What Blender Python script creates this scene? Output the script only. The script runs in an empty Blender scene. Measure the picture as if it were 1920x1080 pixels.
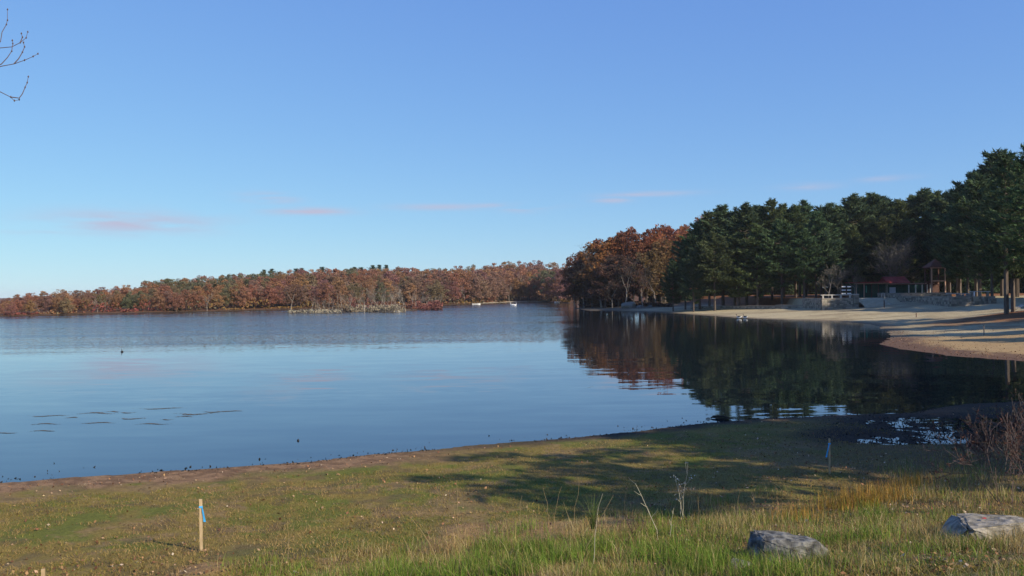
import bpy, math, random
import numpy as np
from mathutils import Vector, Matrix

# ------------------------------------------------------------------ camera, world, sun, exposure
scene = bpy.context.scene
col = scene.collection
CAM_H, FOC, ROLL, PITCH = 5.5, 1600.0, 0.0122, 0.00375      # metres, focal length in 1920-px units, radians
R_ = Vector((math.cos(ROLL), 0, -math.sin(ROLL)))
F_ = Vector((0, math.cos(PITCH), math.sin(PITCH)))
U_ = R_.cross(F_)
cam_d = bpy.data.cameras.new('camera')
cam_d.sensor_width = 36.0
cam_d.lens = FOC / 1920 * 36
cam_d.clip_end = 12000
cam = bpy.data.objects.new('camera', cam_d)
col.objects.link(cam)
m = Matrix((R_, U_, -F_)).transposed().to_4x4()
m.translation = (0, 0, CAM_H)
cam.matrix_world = m
scene.camera = cam

SUN_EL = math.radians(29.5)
SUN_AZ = Vector((0.80, -0.60))                   # ground direction towards the sun: right of and behind the camera
sun_dir = Vector((SUN_AZ.x * math.cos(SUN_EL), SUN_AZ.y * math.cos(SUN_EL), math.sin(SUN_EL)))
sd_ = bpy.data.lights.new('sun', 'SUN')
sd_.energy = 5.0
sd_.angle = math.radians(0.5)
sd_.color = (1.0, 0.87, 0.68)
sun = bpy.data.objects.new('sun', sd_)
sun.rotation_euler = sun_dir.to_track_quat('Z', 'Y').to_euler()
col.objects.link(sun)

world = bpy.data.worlds.new('World')
scene.world = world
world.use_nodes = True
wn, wl = world.node_tree.nodes, world.node_tree.links
wn.clear()
w_out = wn.new('ShaderNodeOutputWorld')
w_bg = wn.new('ShaderNodeBackground')
w_sky = wn.new('ShaderNodeTexSky')
w_sky.sky_type = 'NISHITA'
w_sky.sun_disc = False
w_sky.sun_elevation = SUN_EL
w_sky.sun_rotation = math.atan2(SUN_AZ.x, SUN_AZ.y)
w_sky.altitude = 50
w_sky.air_density = 1.0
w_sky.dust_density = 0.0
w_sky.ozone_density = 6.0
w_bg.inputs['Strength'].default_value = 0.075
# thin evening cloud streaks low over the lake: soft ellipses in view direction broken by stretched noise
w_tc = wn.new('ShaderNodeTexCoord')
w_map = wn.new('ShaderNodeMapping')
w_map.inputs['Scale'].default_value = (7, 7, 60)
w_no = wn.new('ShaderNodeTexNoise')
w_no.inputs['Scale'].default_value = 1.6
w_no.inputs['Detail'].default_value = 5
wl.new(w_tc.outputs['Generated'], w_map.inputs['Vector'])
wl.new(w_map.outputs['Vector'], w_no.inputs['Vector'])


def wmath(op, a, b=None):
    n = wn.new('ShaderNodeMath')
    n.operation = op
    for i, v in enumerate((a, b)):
        if v is None:
            continue
        if isinstance(v, (int, float)):
            n.inputs[i].default_value = v
        else:
            wl.new(v, n.inputs[i])
    return n.outputs[0]


def ray(px, py):
    return (R_ * ((px - 960) / FOC) + U_ * ((540 - py) / FOC) + F_).normalized()


w_sep = wn.new('ShaderNodeSeparateXYZ')
wl.new(w_tc.outputs['Generated'], w_sep.inputs[0])
w_az = wmath('ARCTAN2', w_sep.outputs['X'], w_sep.outputs['Y'])
w_elv = wmath('ARCSINE', w_sep.outputs['Z'])
acc = None
for cx, cy, hw, hh, amp in ((250, 416, 150, 24, .85), (500, 371, 62, 12, .75), (580, 397, 85, 9, .9), (830, 388, 105, 8, .55),
                            (950, 386, 110, 6, .7), (990, 391, 50, 8, .75), (1150, 376, 45, 6, .6), (1210, 364, 100, 6, .55),
                            (1515, 350, 55, 7, .6), (1665, 335, 50, 6, .5), (70, 434, 60, 6, .35)):
    d = ray(cx, cy)
    az0, el0 = math.atan2(d.x, d.y), math.asin(d.z)
    u = wmath('MULTIPLY', wmath('SUBTRACT', w_az, az0), FOC / hw)
    v = wmath('MULTIPLY', wmath('SUBTRACT', w_elv, el0), FOC / hh)
    q = wmath('ADD', wmath('MULTIPLY', u, u), wmath('MULTIPLY', v, v))
    g = wmath('MULTIPLY', wmath('EXPONENT', wmath('MULTIPLY', q, -1.6)), amp)
    acc = g if acc is None else wmath('MAXIMUM', acc, g)
w_rmp = wn.new('ShaderNodeMapRange')
w_rmp.inputs['From Min'].default_value = 0.33
w_rmp.inputs['From Max'].default_value = 0.56
wl.new(w_no.outputs['Fac'], w_rmp.inputs['Value'])
w_fac = wmath('MULTIPLY', wmath('MULTIPLY', acc, w_rmp.outputs[0]), 1.25)
w_mix = wn.new('ShaderNodeMixRGB')
w_mix.inputs['Color2'].default_value = (5.0, 5.3, 7.0, 1)
# the camera's soft tone curve for the sky: each channel a gentle power of the physical value
w_sr = wn.new('ShaderNodeSeparateColor')
w_cr = wn.new('ShaderNodeCombineColor')
wl.new(w_sky.outputs['Color'], w_sr.inputs[0])
for ch, gain, pw in ((0, 1.56, .62), (1, 2.13, .61), (2, 4.95, .29)):
    wl.new(wmath('MULTIPLY', wmath('POWER', w_sr.outputs[ch], pw), gain), w_cr.inputs[ch])
wl.new(w_cr.outputs[0], w_mix.inputs['Color1'])
wl.new(w_fac, w_mix.inputs['Fac'])
wl.new(w_mix.outputs['Color'], w_bg.inputs['Color'])
wl.new(w_bg.outputs['Background'], w_out.inputs['Surface'])

vs = scene.view_settings
scene.display_settings.display_device = 'sRGB'
vs.view_transform = 'Standard'
vs.look = 'None'
vs.exposure = 0.42
vs.gamma = 1.0
vs.use_curve_mapping = False
scene.cycles.max_bounces = 6
scene.cycles.diffuse_bounces = 2
scene.cycles.glossy_bounces = 3
scene.cycles.transparent_max_bounces = 4
scene.cycles.sample_clamp_indirect = 4.0

rng = np.random.default_rng(7)
rnd = random.Random(11)


# ------------------------------------------------------------------ numeric helpers
def hash2(ix, iy, seed):
    h = (ix.astype(np.int64) * 374761393 + iy.astype(np.int64) * 668265263 + seed * 144665) & 0xffffffff
    h = ((h ^ (h >> 13)) * 1274126177) & 0xffffffff
    h = h ^ (h >> 16)
    return (h & 0xffff) / 65535.0


def vnoise(x, y, seed=0):
    ix, iy = np.floor(x), np.floor(y)
    fx, fy = x - ix, y - iy
    fx, fy = fx * fx * (3 - 2 * fx), fy * fy * (3 - 2 * fy)
    a, b = hash2(ix, iy, seed), hash2(ix + 1, iy, seed)
    c, d = hash2(ix, iy + 1, seed), hash2(ix + 1, iy + 1, seed)
    return (a + (b - a) * fx) * (1 - fy) + (c + (d - c) * fx) * fy


def fbm(x, y, seed=0, octv=4):
    s, a, t = 0, 0.5, 0
    for k in range(octv):
        s = s + a * vnoise(x * 2 ** k + 17.3 * k, y * 2 ** k - 9.1 * k, seed + k)
        t += a
        a *= 0.5
    return s / t


def sstep(a, b, x):
    t = np.clip((x - a) / (b - a), 0, 1)
    return t * t * (3 - 2 * t)


def at_z(px, py, z=0.0):
    d = ray(px, py)
    t = (z - CAM_H) / d.z
    return (d.x * t, d.y * t)


def at_d(px, py, D):
    d = ray(px, py)
    t = D / d.y
    return Vector((d.x * t, D, CAM_H + d.z * t))


# ------------------------------------------------------------------ lake outline (world metres)
near_shore = [(-60, 14), (-35, 22)] + [at_z(*p) for p in (
    (0, 905), (187, 893), (375, 880), (562, 868), (720, 851), (881, 836), (1087, 820), (1200, 808), (1320, 794), (1450, 784),
    (1600, 778), (1660, 775), (1717, 773), (1767, 764), (1822, 757), (1920, 752))]
cove = [(30, 42), (40, 45), (44, 50), (38, 54)]
beach_shore = [at_z(*p) for p in (
    (1920, 677), (1800, 669), (1735, 661), (1690, 655), (1650, 645), (1672, 630), (1663, 619), (1640, 608), (1560, 602), (1480, 599.5),
    (1400, 597), (1330, 592), (1275, 588), (1210, 584), (1150, 582), (1100, 582), (1072, 578))]
behind_head = [(34, 300), (52, 340), (60, 372)]
far_shore = [at_z(*p) for p in (
    (1069, 568), (1000, 566.3), (950, 567.3), (906, 569), (870, 570.5), (831, 572), (740, 574.5), (640, 577.5), (540, 580), (405, 583.5), (270, 586.5),
    (135, 589.5), (0, 593.5))]
far_left = [(-190, 232), (-230, 190), (-260, 120), (-200, 40), (-110, 5)]
LAKE = np.array(near_shore + cove + beach_shore + behind_head + far_shore + far_left, float)
ISLET = np.array([at_z(*p) for p in (
    (537, 587.5), (600, 587), (640, 585.6), (700, 584.6), (760, 583), (800, 580.6), (828, 578), (831, 576), (790, 577.2), (700, 578.6),
    (620, 581), (560, 585))], float)


def signed_dist(poly, x, y):
    """positive inside the polygon"""
    n = len(poly)
    d2 = np.full(x.shape, 1e18)
    inside = np.zeros(x.shape, bool)
    for i in range(n):
        ax, ay = poly[i]
        bx, by = poly[(i + 1) % n]
        ex, ey = bx - ax, by - ay
        wx, wy = x - ax, y - ay
        t = np.clip((wx * ex + wy * ey) / (ex * ex + ey * ey), 0, 1)
        dx, dy = wx - t * ex, wy - t * ey
        d2 = np.minimum(d2, dx * dx + dy * dy)
        if ay != by:
            c = ((ay > y) != (by > y)) & (x < ex * (y - ay) / ey + ax)
            inside ^= c
    d = np.sqrt(d2)
    return np.where(inside, d, -d)


FLOOR = 3.15                      # level of the terrace behind the stone walls
MARSH = [(at_z(1745, 803), 2.7, 3.2), (at_z(1745, 830), 3.6, 2.2), (at_z(1850, 800), 4.5, 3.0)]
MOUNDS = [(at_z(385, 1046, .8), .45, .10), (at_z(1000, 978, .8), 1.0, .10), (at_z(880, 972, .8), .7, .09), (at_z(1180, 972, .8), .8, .09),
          (at_z(820, 1000, .8), .5, .08)]


def height(x, y):
    x, y = np.asarray(x, float), np.asarray(y, float)
    d = -signed_dist(LAKE, x, y)                     # >0 on land
    di = signed_dist(ISLET, x, y)
    r = np.hypot(x, y)
    d = d + (fbm(x * .8, y * .8, 5, 3) - .5) * np.clip(r * .012, .05, 1.6)
    bed = np.maximum(d * .07, -2.5)
    # near bank
    near = .045 * d + .12 * np.maximum(d - 13, 0) + .05 * np.maximum(d - 22, 0)
    near = near + (fbm(x * .5, y * .5, 21, 4) - .5) * .22 * sstep(.5, 4, d)
    for (mx, my), mr, mh in MOUNDS:
        near = near + mh * np.exp(-((x - mx) ** 2 + (y - my) ** 2) / mr ** 2) * (0.6 + .8 * fbm(x * 3, y * 3, 8, 2))
    wm = np.zeros_like(x)
    for (mx, my), rx, ry in MARSH:
        wm = np.maximum(wm, sstep(1.35, .6, np.hypot((x - mx) / rx, (y - my) / ry)))
    near = near * (1 - wm) + wm * ((fbm(x * 1.3, y * 1.0, 33, 3) - .50) * .12 + (fbm(x * 4.5, y * 3.0, 34, 2) - .5) * .12 - .002)
    near = np.minimum(near, 6)
    # beach and the wooded ground behind it
    beach = .048 * np.minimum(d, 24) + .09 * np.clip(d - 24, 0, 14) + .012 * np.clip(d - 38, 0, 200)
    beach = beach + (fbm(x * .12, y * .12, 44, 3) - .5) * .25 * sstep(3, 15, d)
    beach = beach + 1.5 * np.exp(-((x - 78) ** 2 + (y - 112) ** 2) / 15 ** 2)
    plat = np.maximum(sstep(61.9, 62.5, x) * sstep(170.6, 171.2, y) * sstep(68.4, 67.9, x),
                      np.maximum(sstep(67.6, 68, x) * sstep(175.5, 176.3, y), sstep(85.5, 86.2, x) * sstep(154.0, 154.8, y)))
    plat = np.maximum(plat, sstep(77.8, 78.4, x) * sstep(174.6, 175.2, y))
    beach = beach * (1 - plat) + FLOOR * plat
    # far woods
    t = np.clip((x + 170) / 190, 0, 1)
    far = .35 + np.minimum(d, 6) * .05 + (1 + 11 * t ** 1.2) * sstep(4, 130, d)
    wn_ = sstep(60, 48, y)
    wf = sstep(255, 300, y - .25 * x) * sstep(100, 60, x)
    wf = np.maximum(wf, sstep(-60, -90, x) * sstep(100, 160, y))
    land = near * wn_ + (1 - wn_) * (beach * (1 - wf) + far * wf)
    z = np.where(d > 0, np.maximum(land, np.where(wm > .2, -1, .01)), bed)
    z = np.where(di > -6, np.maximum(z, np.clip(di * .10 + .02, -.6, .35)), z)
    return z


def H1(x, y):
    return float(height(np.array([x]), np.array([y]))[0])


TS = np.geomspace(2.5, 900, 2600)


def on(px, py):
    """where the view ray of that photo pixel meets the ground"""
    d = ray(px, py)
    X, Y, Z = d.x * TS, d.y * TS, CAM_H + d.z * TS
    h = np.maximum(height(X, Y), 0)
    k = np.argmax(Z < h)
    if not (Z < h).any():
        k = len(TS) - 1
    a, b = max(k - 1, 0), k
    fa, fb = Z[a] - h[a], Z[b] - h[b]
    t = TS[a] + (TS[b] - TS[a]) * (fa / (fa - fb) if fa != fb else 0)
    return Vector((d.x * t, d.y * t, H1(d.x * t, d.y * t)))


# ------------------------------------------------------------------ mesh and object helpers
def np_mesh(name, V, F, colors=None):
    me = bpy.data.meshes.new(name)
    V = np.asarray(V, np.float32)
    F = np.asarray(F, np.int32)
    k = F.shape[1]
    me.vertices.add(len(V))
    me.vertices.foreach_set('co', V.ravel())
    me.loops.add(F.size)
    me.loops.foreach_set('vertex_index', F.ravel())
    me.polygons.add(len(F))
    me.polygons.foreach_set('loop_start', np.arange(0, F.size, k, dtype=np.int32))
    me.update(calc_edges=True)
    if colors is not None:
        a = me.color_attributes.new('tint', 'FLOAT_COLOR', 'POINT')
        a.data.foreach_set('color', np.asarray(colors, np.float32).ravel())
    return me


def link(name, me, material=None, parent=None, smooth=False):
    o = bpy.data.objects.new(name, me)
    col.objects.link(o)
    if material is not None and me is not None and not me.materials:
        me.materials.append(material)
    if parent is not None:
        o.parent = parent
    if smooth and me is not None:
        me.polygons.foreach_set('use_smooth', np.ones(len(me.polygons), bool))
    return o


def tag(o, label, cat=None, group=None, kind=None):
    o['label'] = label
    if cat:
        o['category'] = cat
    if group:
        o['group'] = group
    if kind:
        o['kind'] = kind
    return o


def thing(name, loc, label, cat, group=None, rz=0.0, s=1.0):
    o = bpy.data.objects.new(name, None)
    o.empty_display_size = 0.2
    col.objects.link(o)
    o.location = loc
    o.rotation_euler = (0, 0, rz)
    o.scale = (s, s, s) if isinstance(s, (int, float)) else s
    return tag(o, label, cat, group)


class MB:
    """collects boxes, tubes and leaves into one mesh"""

    def __init__(self):
        self.v, self.f = [], []

    def box(self, c, s, rz=0.0, jit=0.0):
        n = len(self.v)
        cr, sr = math.cos(rz), math.sin(rz)
        for dz in (-.5, .5):
            for dx, dy in ((-.5, -.5), (.5, -.5), (.5, .5), (-.5, .5)):
                x, y = dx * s[0], dy * s[1]
                j = [rnd.uniform(-jit, jit) for _ in range(3)] if jit else (0, 0, 0)
                self.v.append((c[0] + x * cr - y * sr + j[0], c[1] + x * sr + y * cr + j[1], c[2] + dz * s[2] + j[2]))
        for q in ((0, 3, 2, 1), (4, 5, 6, 7), (0, 1, 5, 4), (1, 2, 6, 5), (2, 3, 7, 6), (3, 0, 4, 7)):
            self.f.append(tuple(n + i for i in q))
        return self

    def tube(self, pts, rad, sides=6, cap=True):
        pts = [Vector(p) for p in pts]
        n0 = len(self.v)
        prev = None
        for i, p in enumerate(pts):
            if i == 0:
                t = pts[1] - pts[0]
            elif i == len(pts) - 1:
                t = pts[-1] - pts[-2]
            else:
                t = pts[i + 1] - pts[i - 1]
            t.normalize()
            if prev is None:
                a = t.cross(Vector((0, 0, 1)) if abs(t.z) < .9 else Vector((1, 0, 0)))
            else:
                a = prev - t * prev.dot(t)
            a.normalize()
            prev = a
            b = t.cross(a)
            r = rad[i]
            rx, ry = r if isinstance(r, tuple) else (r, r)
            for k in range(sides):
                w = 2 * math.pi * k / sides
                self.v.append(tuple(p + a * (math.cos(w) * rx) + b * (math.sin(w) * ry)))
        for i in range(len(pts) - 1):
            for k in range(sides):
                a0, a1 = n0 + i * sides + k, n0 + i * sides + (k + 1) % sides
                self.f.append((a0, a1, a1 + sides, a0 + sides))
        if cap:
            self.f.append(tuple(n0 + k for k in range(sides))[::-1])
            self.f.append(tuple(n0 + (len(pts) - 1) * sides + k for k in range(sides)))
        return self

    def poly(self, pts):
        n = len(self.v)
        self.v += [tuple(p) for p in pts]
        self.f.append(tuple(range(n, n + len(pts))))
        return self

    def mesh(self, name):
        me = bpy.data.meshes.new(name)
        me.from_pydata(self.v, [], self.f)
        me.update()
        return me

    def build(self, name, material, parent=None, smooth=False):
        return link(name, self.mesh(name), material, parent, smooth)


def copy_tree(o, parent=None):
    c = o.copy()
    col.objects.link(c)
    c.parent = parent
    for ch in o.children:
        copy_tree(ch, c)
    return c


# ------------------------------------------------------------------ materials
def mat(name, base=(.5, .5, .5), rough=.8, spec=.3, metal=0.0):
    mt = bpy.data.materials.new(name)
    mt.use_nodes = True
    b = mt.node_tree.nodes['Principled BSDF']
    b.inputs['Base Color'].default_value = (*base, 1)
    b.inputs['Roughness'].default_value = rough
    b.inputs['Specular IOR Level'].default_value = spec
    b.inputs['Metallic'].default_value = metal
    return mt


def noise_mat(name, c1, c2, scale=4.0, rough=.85, detail=4, bump=0.0, stretch=(1, 1, 1), spec=.25, mid=.5, wid=.18):
    mt = mat(name, c1, rough, spec)
    nt = mt.node_tree
    b = nt.nodes['Principled BSDF']
    tc = nt.nodes.new('ShaderNodeTexCoord')
    mp = nt.nodes.new('ShaderNodeMapping')
    mp.inputs['Scale'].default_value = stretch
    no = nt.nodes.new('ShaderNodeTexNoise')
    no.inputs['Scale'].default_value = scale
    no.inputs['Detail'].default_value = detail
    cr = nt.nodes.new('ShaderNodeValToRGB')
    cr.color_ramp.elements[0].position = mid - wid
    cr.color_ramp.elements[0].color = (*c1, 1)
    cr.color_ramp.elements[1].position = mid + wid
    cr.color_ramp.elements[1].color = (*c2, 1)
    L = nt.links.new
    L(tc.outputs['Object'], mp.inputs['Vector'])
    L(mp.outputs['Vector'], no.inputs['Vector'])
    L(no.outputs['Fac'], cr.inputs['Fac'])
    L(cr.outputs['Color'], b.inputs['Base Color'])
    if bump:
        bp = nt.nodes.new('ShaderNodeBump')
        bp.inputs['Strength'].default_value = 1.0
        bp.inputs['Distance'].default_value = bump
        L(no.outputs['Fac'], bp.inputs['Height'])
        L(bp.outputs['Normal'], b.inputs['Normal'])
    return mt


def leaf_mat(name, transl=.3, var=.5, tint=None, hue=.03):
    """colour from the object colour (or a fixed tint) varied leaf by leaf; light passes through thin leaves"""
    mt = bpy.data.materials.new(name)
    mt.use_nodes = True
    nt = mt.node_tree
    nt.nodes.clear()
    L = nt.links.new
    out = nt.nodes.new('ShaderNodeOutputMaterial')
    if tint is None:
        src = nt.nodes.new('ShaderNodeObjectInfo').outputs['Color']
    elif tint == 'attr':
        a = nt.nodes.new('ShaderNodeVertexColor')
        a.layer_name = 'tint'
        src = a.outputs['Color']
    else:
        rgb = nt.nodes.new('ShaderNodeRGB')
        rgb.outputs[0].default_value = (*tint, 1)
        src = rgb.outputs[0]
    ge = nt.nodes.new('ShaderNodeNewGeometry')
    hs = nt.nodes.new('ShaderNodeHueSaturation')
    mr = nt.nodes.new('ShaderNodeMapRange')
    mr.inputs['To Min'].default_value = 1 - var
    mr.inputs['To Max'].default_value = 1 + var
    L(ge.outputs['Random Per Island'], mr.inputs['Value'])
    L(mr.outputs[0], hs.inputs['Value'])
    wn_ = nt.nodes.new('ShaderNodeTexWhiteNoise')
    wn_.noise_dimensions = '1D'
    L(ge.outputs['Random Per Island'], wn_.inputs['W'])
    m2 = nt.nodes.new('ShaderNodeMapRange')
    m2.inputs['To Min'].default_value = .5 - hue
    m2.inputs['To Max'].default_value = .5 + hue
    L(wn_.outputs['Value'], m2.inputs['Value'])
    L(m2.outputs[0], hs.inputs['Hue'])
    L(src, hs.inputs['Color'])
    df = nt.nodes.new('ShaderNodeBsdfDiffuse')
    tr = nt.nodes.new('ShaderNodeBsdfTranslucent')
    mx = nt.nodes.new('ShaderNodeMixShader')
    mx.inputs[0].default_value = transl
    L(hs.outputs['Color'], df.inputs['Color'])
    L(hs.outputs['Color'], tr.inputs['Color'])
    L(df.outputs[0], mx.inputs[1])
    L(tr.outputs[0], mx.inputs[2])
    L(mx.outputs[0], out.inputs['Surface'])
    return mt


M = {}
M['leaf'] = leaf_mat('autumn_leaf', .38, .2, hue=.012)
M['needle'] = leaf_mat('pine_needle', .25, .5, hue=.02)
M['grass'] = leaf_mat('grass_blade', .3, .35, 'attr', .015)
M['fallen'] = leaf_mat('fallen_leaf', .1, .4, 'attr', .02)
M['bark'] = noise_mat('bark', (.05, .042, .035), (.12, .10, .085), 3, stretch=(3, 3, .5))
M['pine_bark'] = noise_mat('pine_bark', (.06, .045, .036), (.15, .12, .095), 2.5, stretch=(3, 3, .4))
M['bare'] = noise_mat('grey_bark', (.16, .135, .11), (.32, .28, .235), 3, stretch=(2, 2, .5))
M['dead'] = noise_mat('bleached_dead_wood', (.18, .155, .13), (.36, .32, .275), 2, stretch=(2, 2, .5))
M['twig'] = mat('twig', (.09, .06, .055), .7)
M['wood'] = noise_mat('stake_wood', (.34, .25, .14), (.50, .38, .23), 8, stretch=(6, 6, .8))
M['ribbon'] = mat('blue_ribbon', (.06, .42, .85), .5)
M['rock'] = noise_mat('grey_rock', (.05, .05, .045), (.21, .205, .18), 7.0, detail=10, bump=.06, wid=.12)
M['rock_pale'] = noise_mat('pale_rock', (.12, .11, .085), (.30, .275, .225), 7.0, detail=10, bump=.05, wid=.13)
M['stone'] = leaf_mat('wall_stone', 0, .42, (.25, .225, .18), .02)
M['mortar'] = noise_mat('wall_mortar', (.14, .125, .10), (.20, .18, .15), 2)
M['coping'] = noise_mat('pale_coping', (.34, .32, .28), (.50, .48, .43), 3)
M['grey_twig'] = noise_mat('grey_olive_bark', (.075, .065, .05), (.17, .15, .12), 2)
M['concrete'] = noise_mat('step_concrete', (.36, .33, .26), (.48, .44, .35), 1.5)
M['green'] = noise_mat('green_boards', (.012, .045, .035), (.022, .07, .052), 1.2, stretch=(4, 4, .3))
M['teal'] = mat('teal_panel', (.05, .30, .23), .6)
M['red_roof'] = noise_mat('red_roof_sheet', (.20, .032, .028), (.30, .055, .045), .8)
M['roof_brown'] = noise_mat('brown_shingle', (.13, .06, .042), (.20, .09, .062), 2.5)
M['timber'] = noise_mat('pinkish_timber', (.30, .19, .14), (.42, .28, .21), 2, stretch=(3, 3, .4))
M['white'] = mat('white_paint', (.80, .80, .77), .5)
M['notice'] = mat('notice_panel', (.42, .45, .52), .6)
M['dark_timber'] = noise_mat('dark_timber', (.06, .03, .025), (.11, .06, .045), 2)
M['swan'] = mat('white_feather', (.82, .82, .80), .7)
M['goose_dark'] = mat('dark_feather', (.05, .042, .035), .7)
M['bill'] = mat('orange_bill', (.5, .18, .04), .5)
M['mud'] = mat('dark_debris', (.02, .017, .014), .9)
M['weed'] = leaf_mat('floating_weed', 0, .4, (.12, .10, .08))
M['metal'] = mat('galvanised_pipe', (.35, .36, .37), .45, metal=.6)
M['buoy'] = mat('dark_float', (.015, .015, .02), .5)


# ------------------------------------------------------------------ ground: one fan-shaped sheet, fine near the viewer, reaching the horizon
ang = np.radians(np.concatenate([np.linspace(-180, -42, 46, endpoint=False), np.linspace(-42, 42, 340, endpoint=False), np.linspace(42, 180, 46)]))
rad = np.concatenate([np.geomspace(1.2, 12, 60, endpoint=False), np.geomspace(12, 60, 230, endpoint=False),
                      np.geomspace(60, 520, 260, endpoint=False), np.geomspace(520, 6000, 40)])
AA, RR = np.meshgrid(ang, rad)
gx, gy = (RR * np.sin(AA)).ravel(), (RR * np.cos(AA)).ravel()
gz = height(gx, gy)
V = np.stack([gx, gy, gz], 1)
na, nr = len(ang), len(rad)
I = (np.arange(nr - 1)[:, None] * na + np.arange(na - 1)[None, :]).ravel()
Fq = np.stack([I, I + na, I + na + 1, I + 1], 1)
Fq = Fq[:, ::-1]


def ground_color(x, y, z):
    d = -signed_dist(LAKE, x, y)
    n = len(x)

    def C(c):
        return np.tile(np.array(c, float), (n, 1))

    def mixc(a, b, t):
        return a * (1 - t[:, None]) + b * t[:, None]
    n1, n2, n3 = fbm(x * .25, y * .25, 61, 4), fbm(x * 1.1, y * 1.1, 62, 4), fbm(x * 4, y * 4, 63, 3)
    lawn = mixc(C((.185, .140, .040)), C((.120, .128, .026)), sstep(.44, .57, n1 * .45 + n2 * .55))
    lawn = mixc(lawn, C((.215, .145, .070)), sstep(.52, .64, fbm(x * .7 + 40, y * .7, 66, 4) * .6 + n3 * .4) * .8)
    lawn = mixc(lawn, C((.11, .08, .042)), sstep(.56, .68, fbm(x * 1.9, y * 1.9 + 9, 67, 3)) * .6)
    litter = mixc(C((.25, .155, .085)), C((.15, .09, .05)), sstep(.4, .6, n3))
    dark = mixc(C((.045, .035, .026)), C((.07, .05, .035)), n3)
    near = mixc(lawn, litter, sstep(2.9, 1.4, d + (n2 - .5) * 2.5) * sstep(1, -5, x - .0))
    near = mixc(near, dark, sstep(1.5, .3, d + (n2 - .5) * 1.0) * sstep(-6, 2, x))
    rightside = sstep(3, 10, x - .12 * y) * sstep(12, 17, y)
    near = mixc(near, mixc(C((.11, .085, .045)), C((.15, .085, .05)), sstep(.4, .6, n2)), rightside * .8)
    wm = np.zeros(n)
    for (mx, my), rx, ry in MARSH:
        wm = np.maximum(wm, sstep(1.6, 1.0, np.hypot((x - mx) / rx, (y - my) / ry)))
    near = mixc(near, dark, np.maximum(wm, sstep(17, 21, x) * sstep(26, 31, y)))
    for (mx, my), mr, mh in MOUNDS:
        near = mixc(near, C((.27, .165, .078)), .85 * sstep(1.5, .7, np.hypot(x - mx, y - my) / mr + (n3 - .5) * .8))
    sand = mixc(C((.385, .325, .20)), C((.26, .21, .125)), sstep(.42, .66, fbm(x * .10 - y * .05, y * .35, 68, 4) * .7 + n2 * .3))
    needles = mixc(C((.24, .105, .045)), C((.15, .075, .038)), n2)
    grass2 = C((.26, .20, .08))
    beach = mixc(sand, needles, sstep(22, 30, d + (n1 - .5) * 14) * sstep(66, 56, x))
    beach = mixc(beach, grass2, sstep(250, 256, y + (n1 - .5) * 8) * sstep(290, 280, y))
    beach = mixc(beach, needles, sstep(188, 194, y) * sstep(50, 60, x))
    beach = mixc(beach, C((.16, .125, .085)), sstep(3.2, .6, d + (n2 - .5) * 1.5) * .9)
    beach = mixc(beach, needles, sstep(1.3, .75, np.hypot((x - 76) / 19, (y - 108) / 13) + (n1 - .5) * .9))
    beach = mixc(beach, mixc(C((.30, .19, .085)), C((.36, .25, .12)), n2), sstep(92, 84, y + (n1 - .5) * 10) * .85)
    beach = mixc(beach, C((.13, .08, .055)), sstep(5, 2.0, d + (n2 - .5) * 3) * sstep(96, 88, y))
    beach = mixc(beach, C((.10, .08, .06)), sstep(222, 232, y - .05 * x) * sstep(64, 50, x) * .8)
    wood = mixc(C((.13, .065, .04)), C((.09, .055, .035)), n2)
    strip = np.hypot(x - at_z(958, 566.5)[0], y - at_z(958, 566.5)[1])
    wood = mixc(wood, C((.48, .42, .33)), sstep(5.0, 3.5, d) * sstep(17, 13, np.abs(x - at_z(955, 566.5)[0])))
    wn_ = sstep(60, 48, y)
    wf = sstep(255, 300, y - .25 * x) * sstep(100, 60, x)
    wf = np.maximum(wf, sstep(-60, -90, x) * sstep(100, 160, y))
    c = near * wn_[:, None] + (1 - wn_)[:, None] * (beach * (1 - wf)[:, None] + wood * wf[:, None])
    c = mixc(c, C((.10, .075, .05)), (signed_dist(ISLET, x, y) > -6).astype(float))
    c = mixc(c, C((.03, .028, .02)), sstep(.02, -.04, z))
    return np.concatenate([np.clip(c, .005, 1), np.ones((n, 1))], 1)


gm = bpy.data.materials.new('ground')
gm.use_nodes = True
nt = gm.node_tree
b = nt.nodes['Principled BSDF']
b.inputs['Roughness'].default_value = .95
b.inputs['Specular IOR Level'].default_value = .1
vc = nt.nodes.new('ShaderNodeVertexColor')
vc.layer_name = 'tint'
tc = nt.nodes.new('ShaderNodeTexCoord')
n1 = nt.nodes.new('ShaderNodeTexNoise')
n1.inputs['Scale'].default_value = 9
n1.inputs['Detail'].default_value = 6
n1.inputs['Roughness'].default_value = .7
n2 = nt.nodes.new('ShaderNodeTexNoise')
n2.inputs['Scale'].default_value = 38
n2.inputs['Detail'].default_value = 3
hs = nt.nodes.new('ShaderNodeHueSaturation')
mr = nt.nodes.new('ShaderNodeMapRange')
mr.inputs['From Min'].default_value, mr.inputs['From Max'].default_value = .3, .7
mr.inputs['To Min'].default_value, mr.inputs['To Max'].default_value = .42, 1.65
ad = nt.nodes.new('ShaderNodeMath')
ad.operation = 'ADD'
hf = nt.nodes.new('ShaderNodeMath')
hf.operation = 'MULTIPLY'
hf.inputs[1].default_value = .5
bp = nt.nodes.new('ShaderNodeBump')
bp.inputs['Strength'].default_value = .9
bp.inputs['Distance'].default_value = .05
L = nt.links.new
L(tc.outputs['Object'], n1.inputs['Vector'])
L(tc.outputs['Object'], n2.inputs['Vector'])
L(n1.outputs['Fac'], ad.inputs[0])
L(n2.outputs['Fac'], ad.inputs[1])
L(ad.outputs[0], hf.inputs[0])
L(hf.outputs[0], mr.inputs['Value'])
L(mr.outputs[0], hs.inputs['Value'])
L(vc.outputs['Color'], hs.inputs['Color'])
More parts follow.
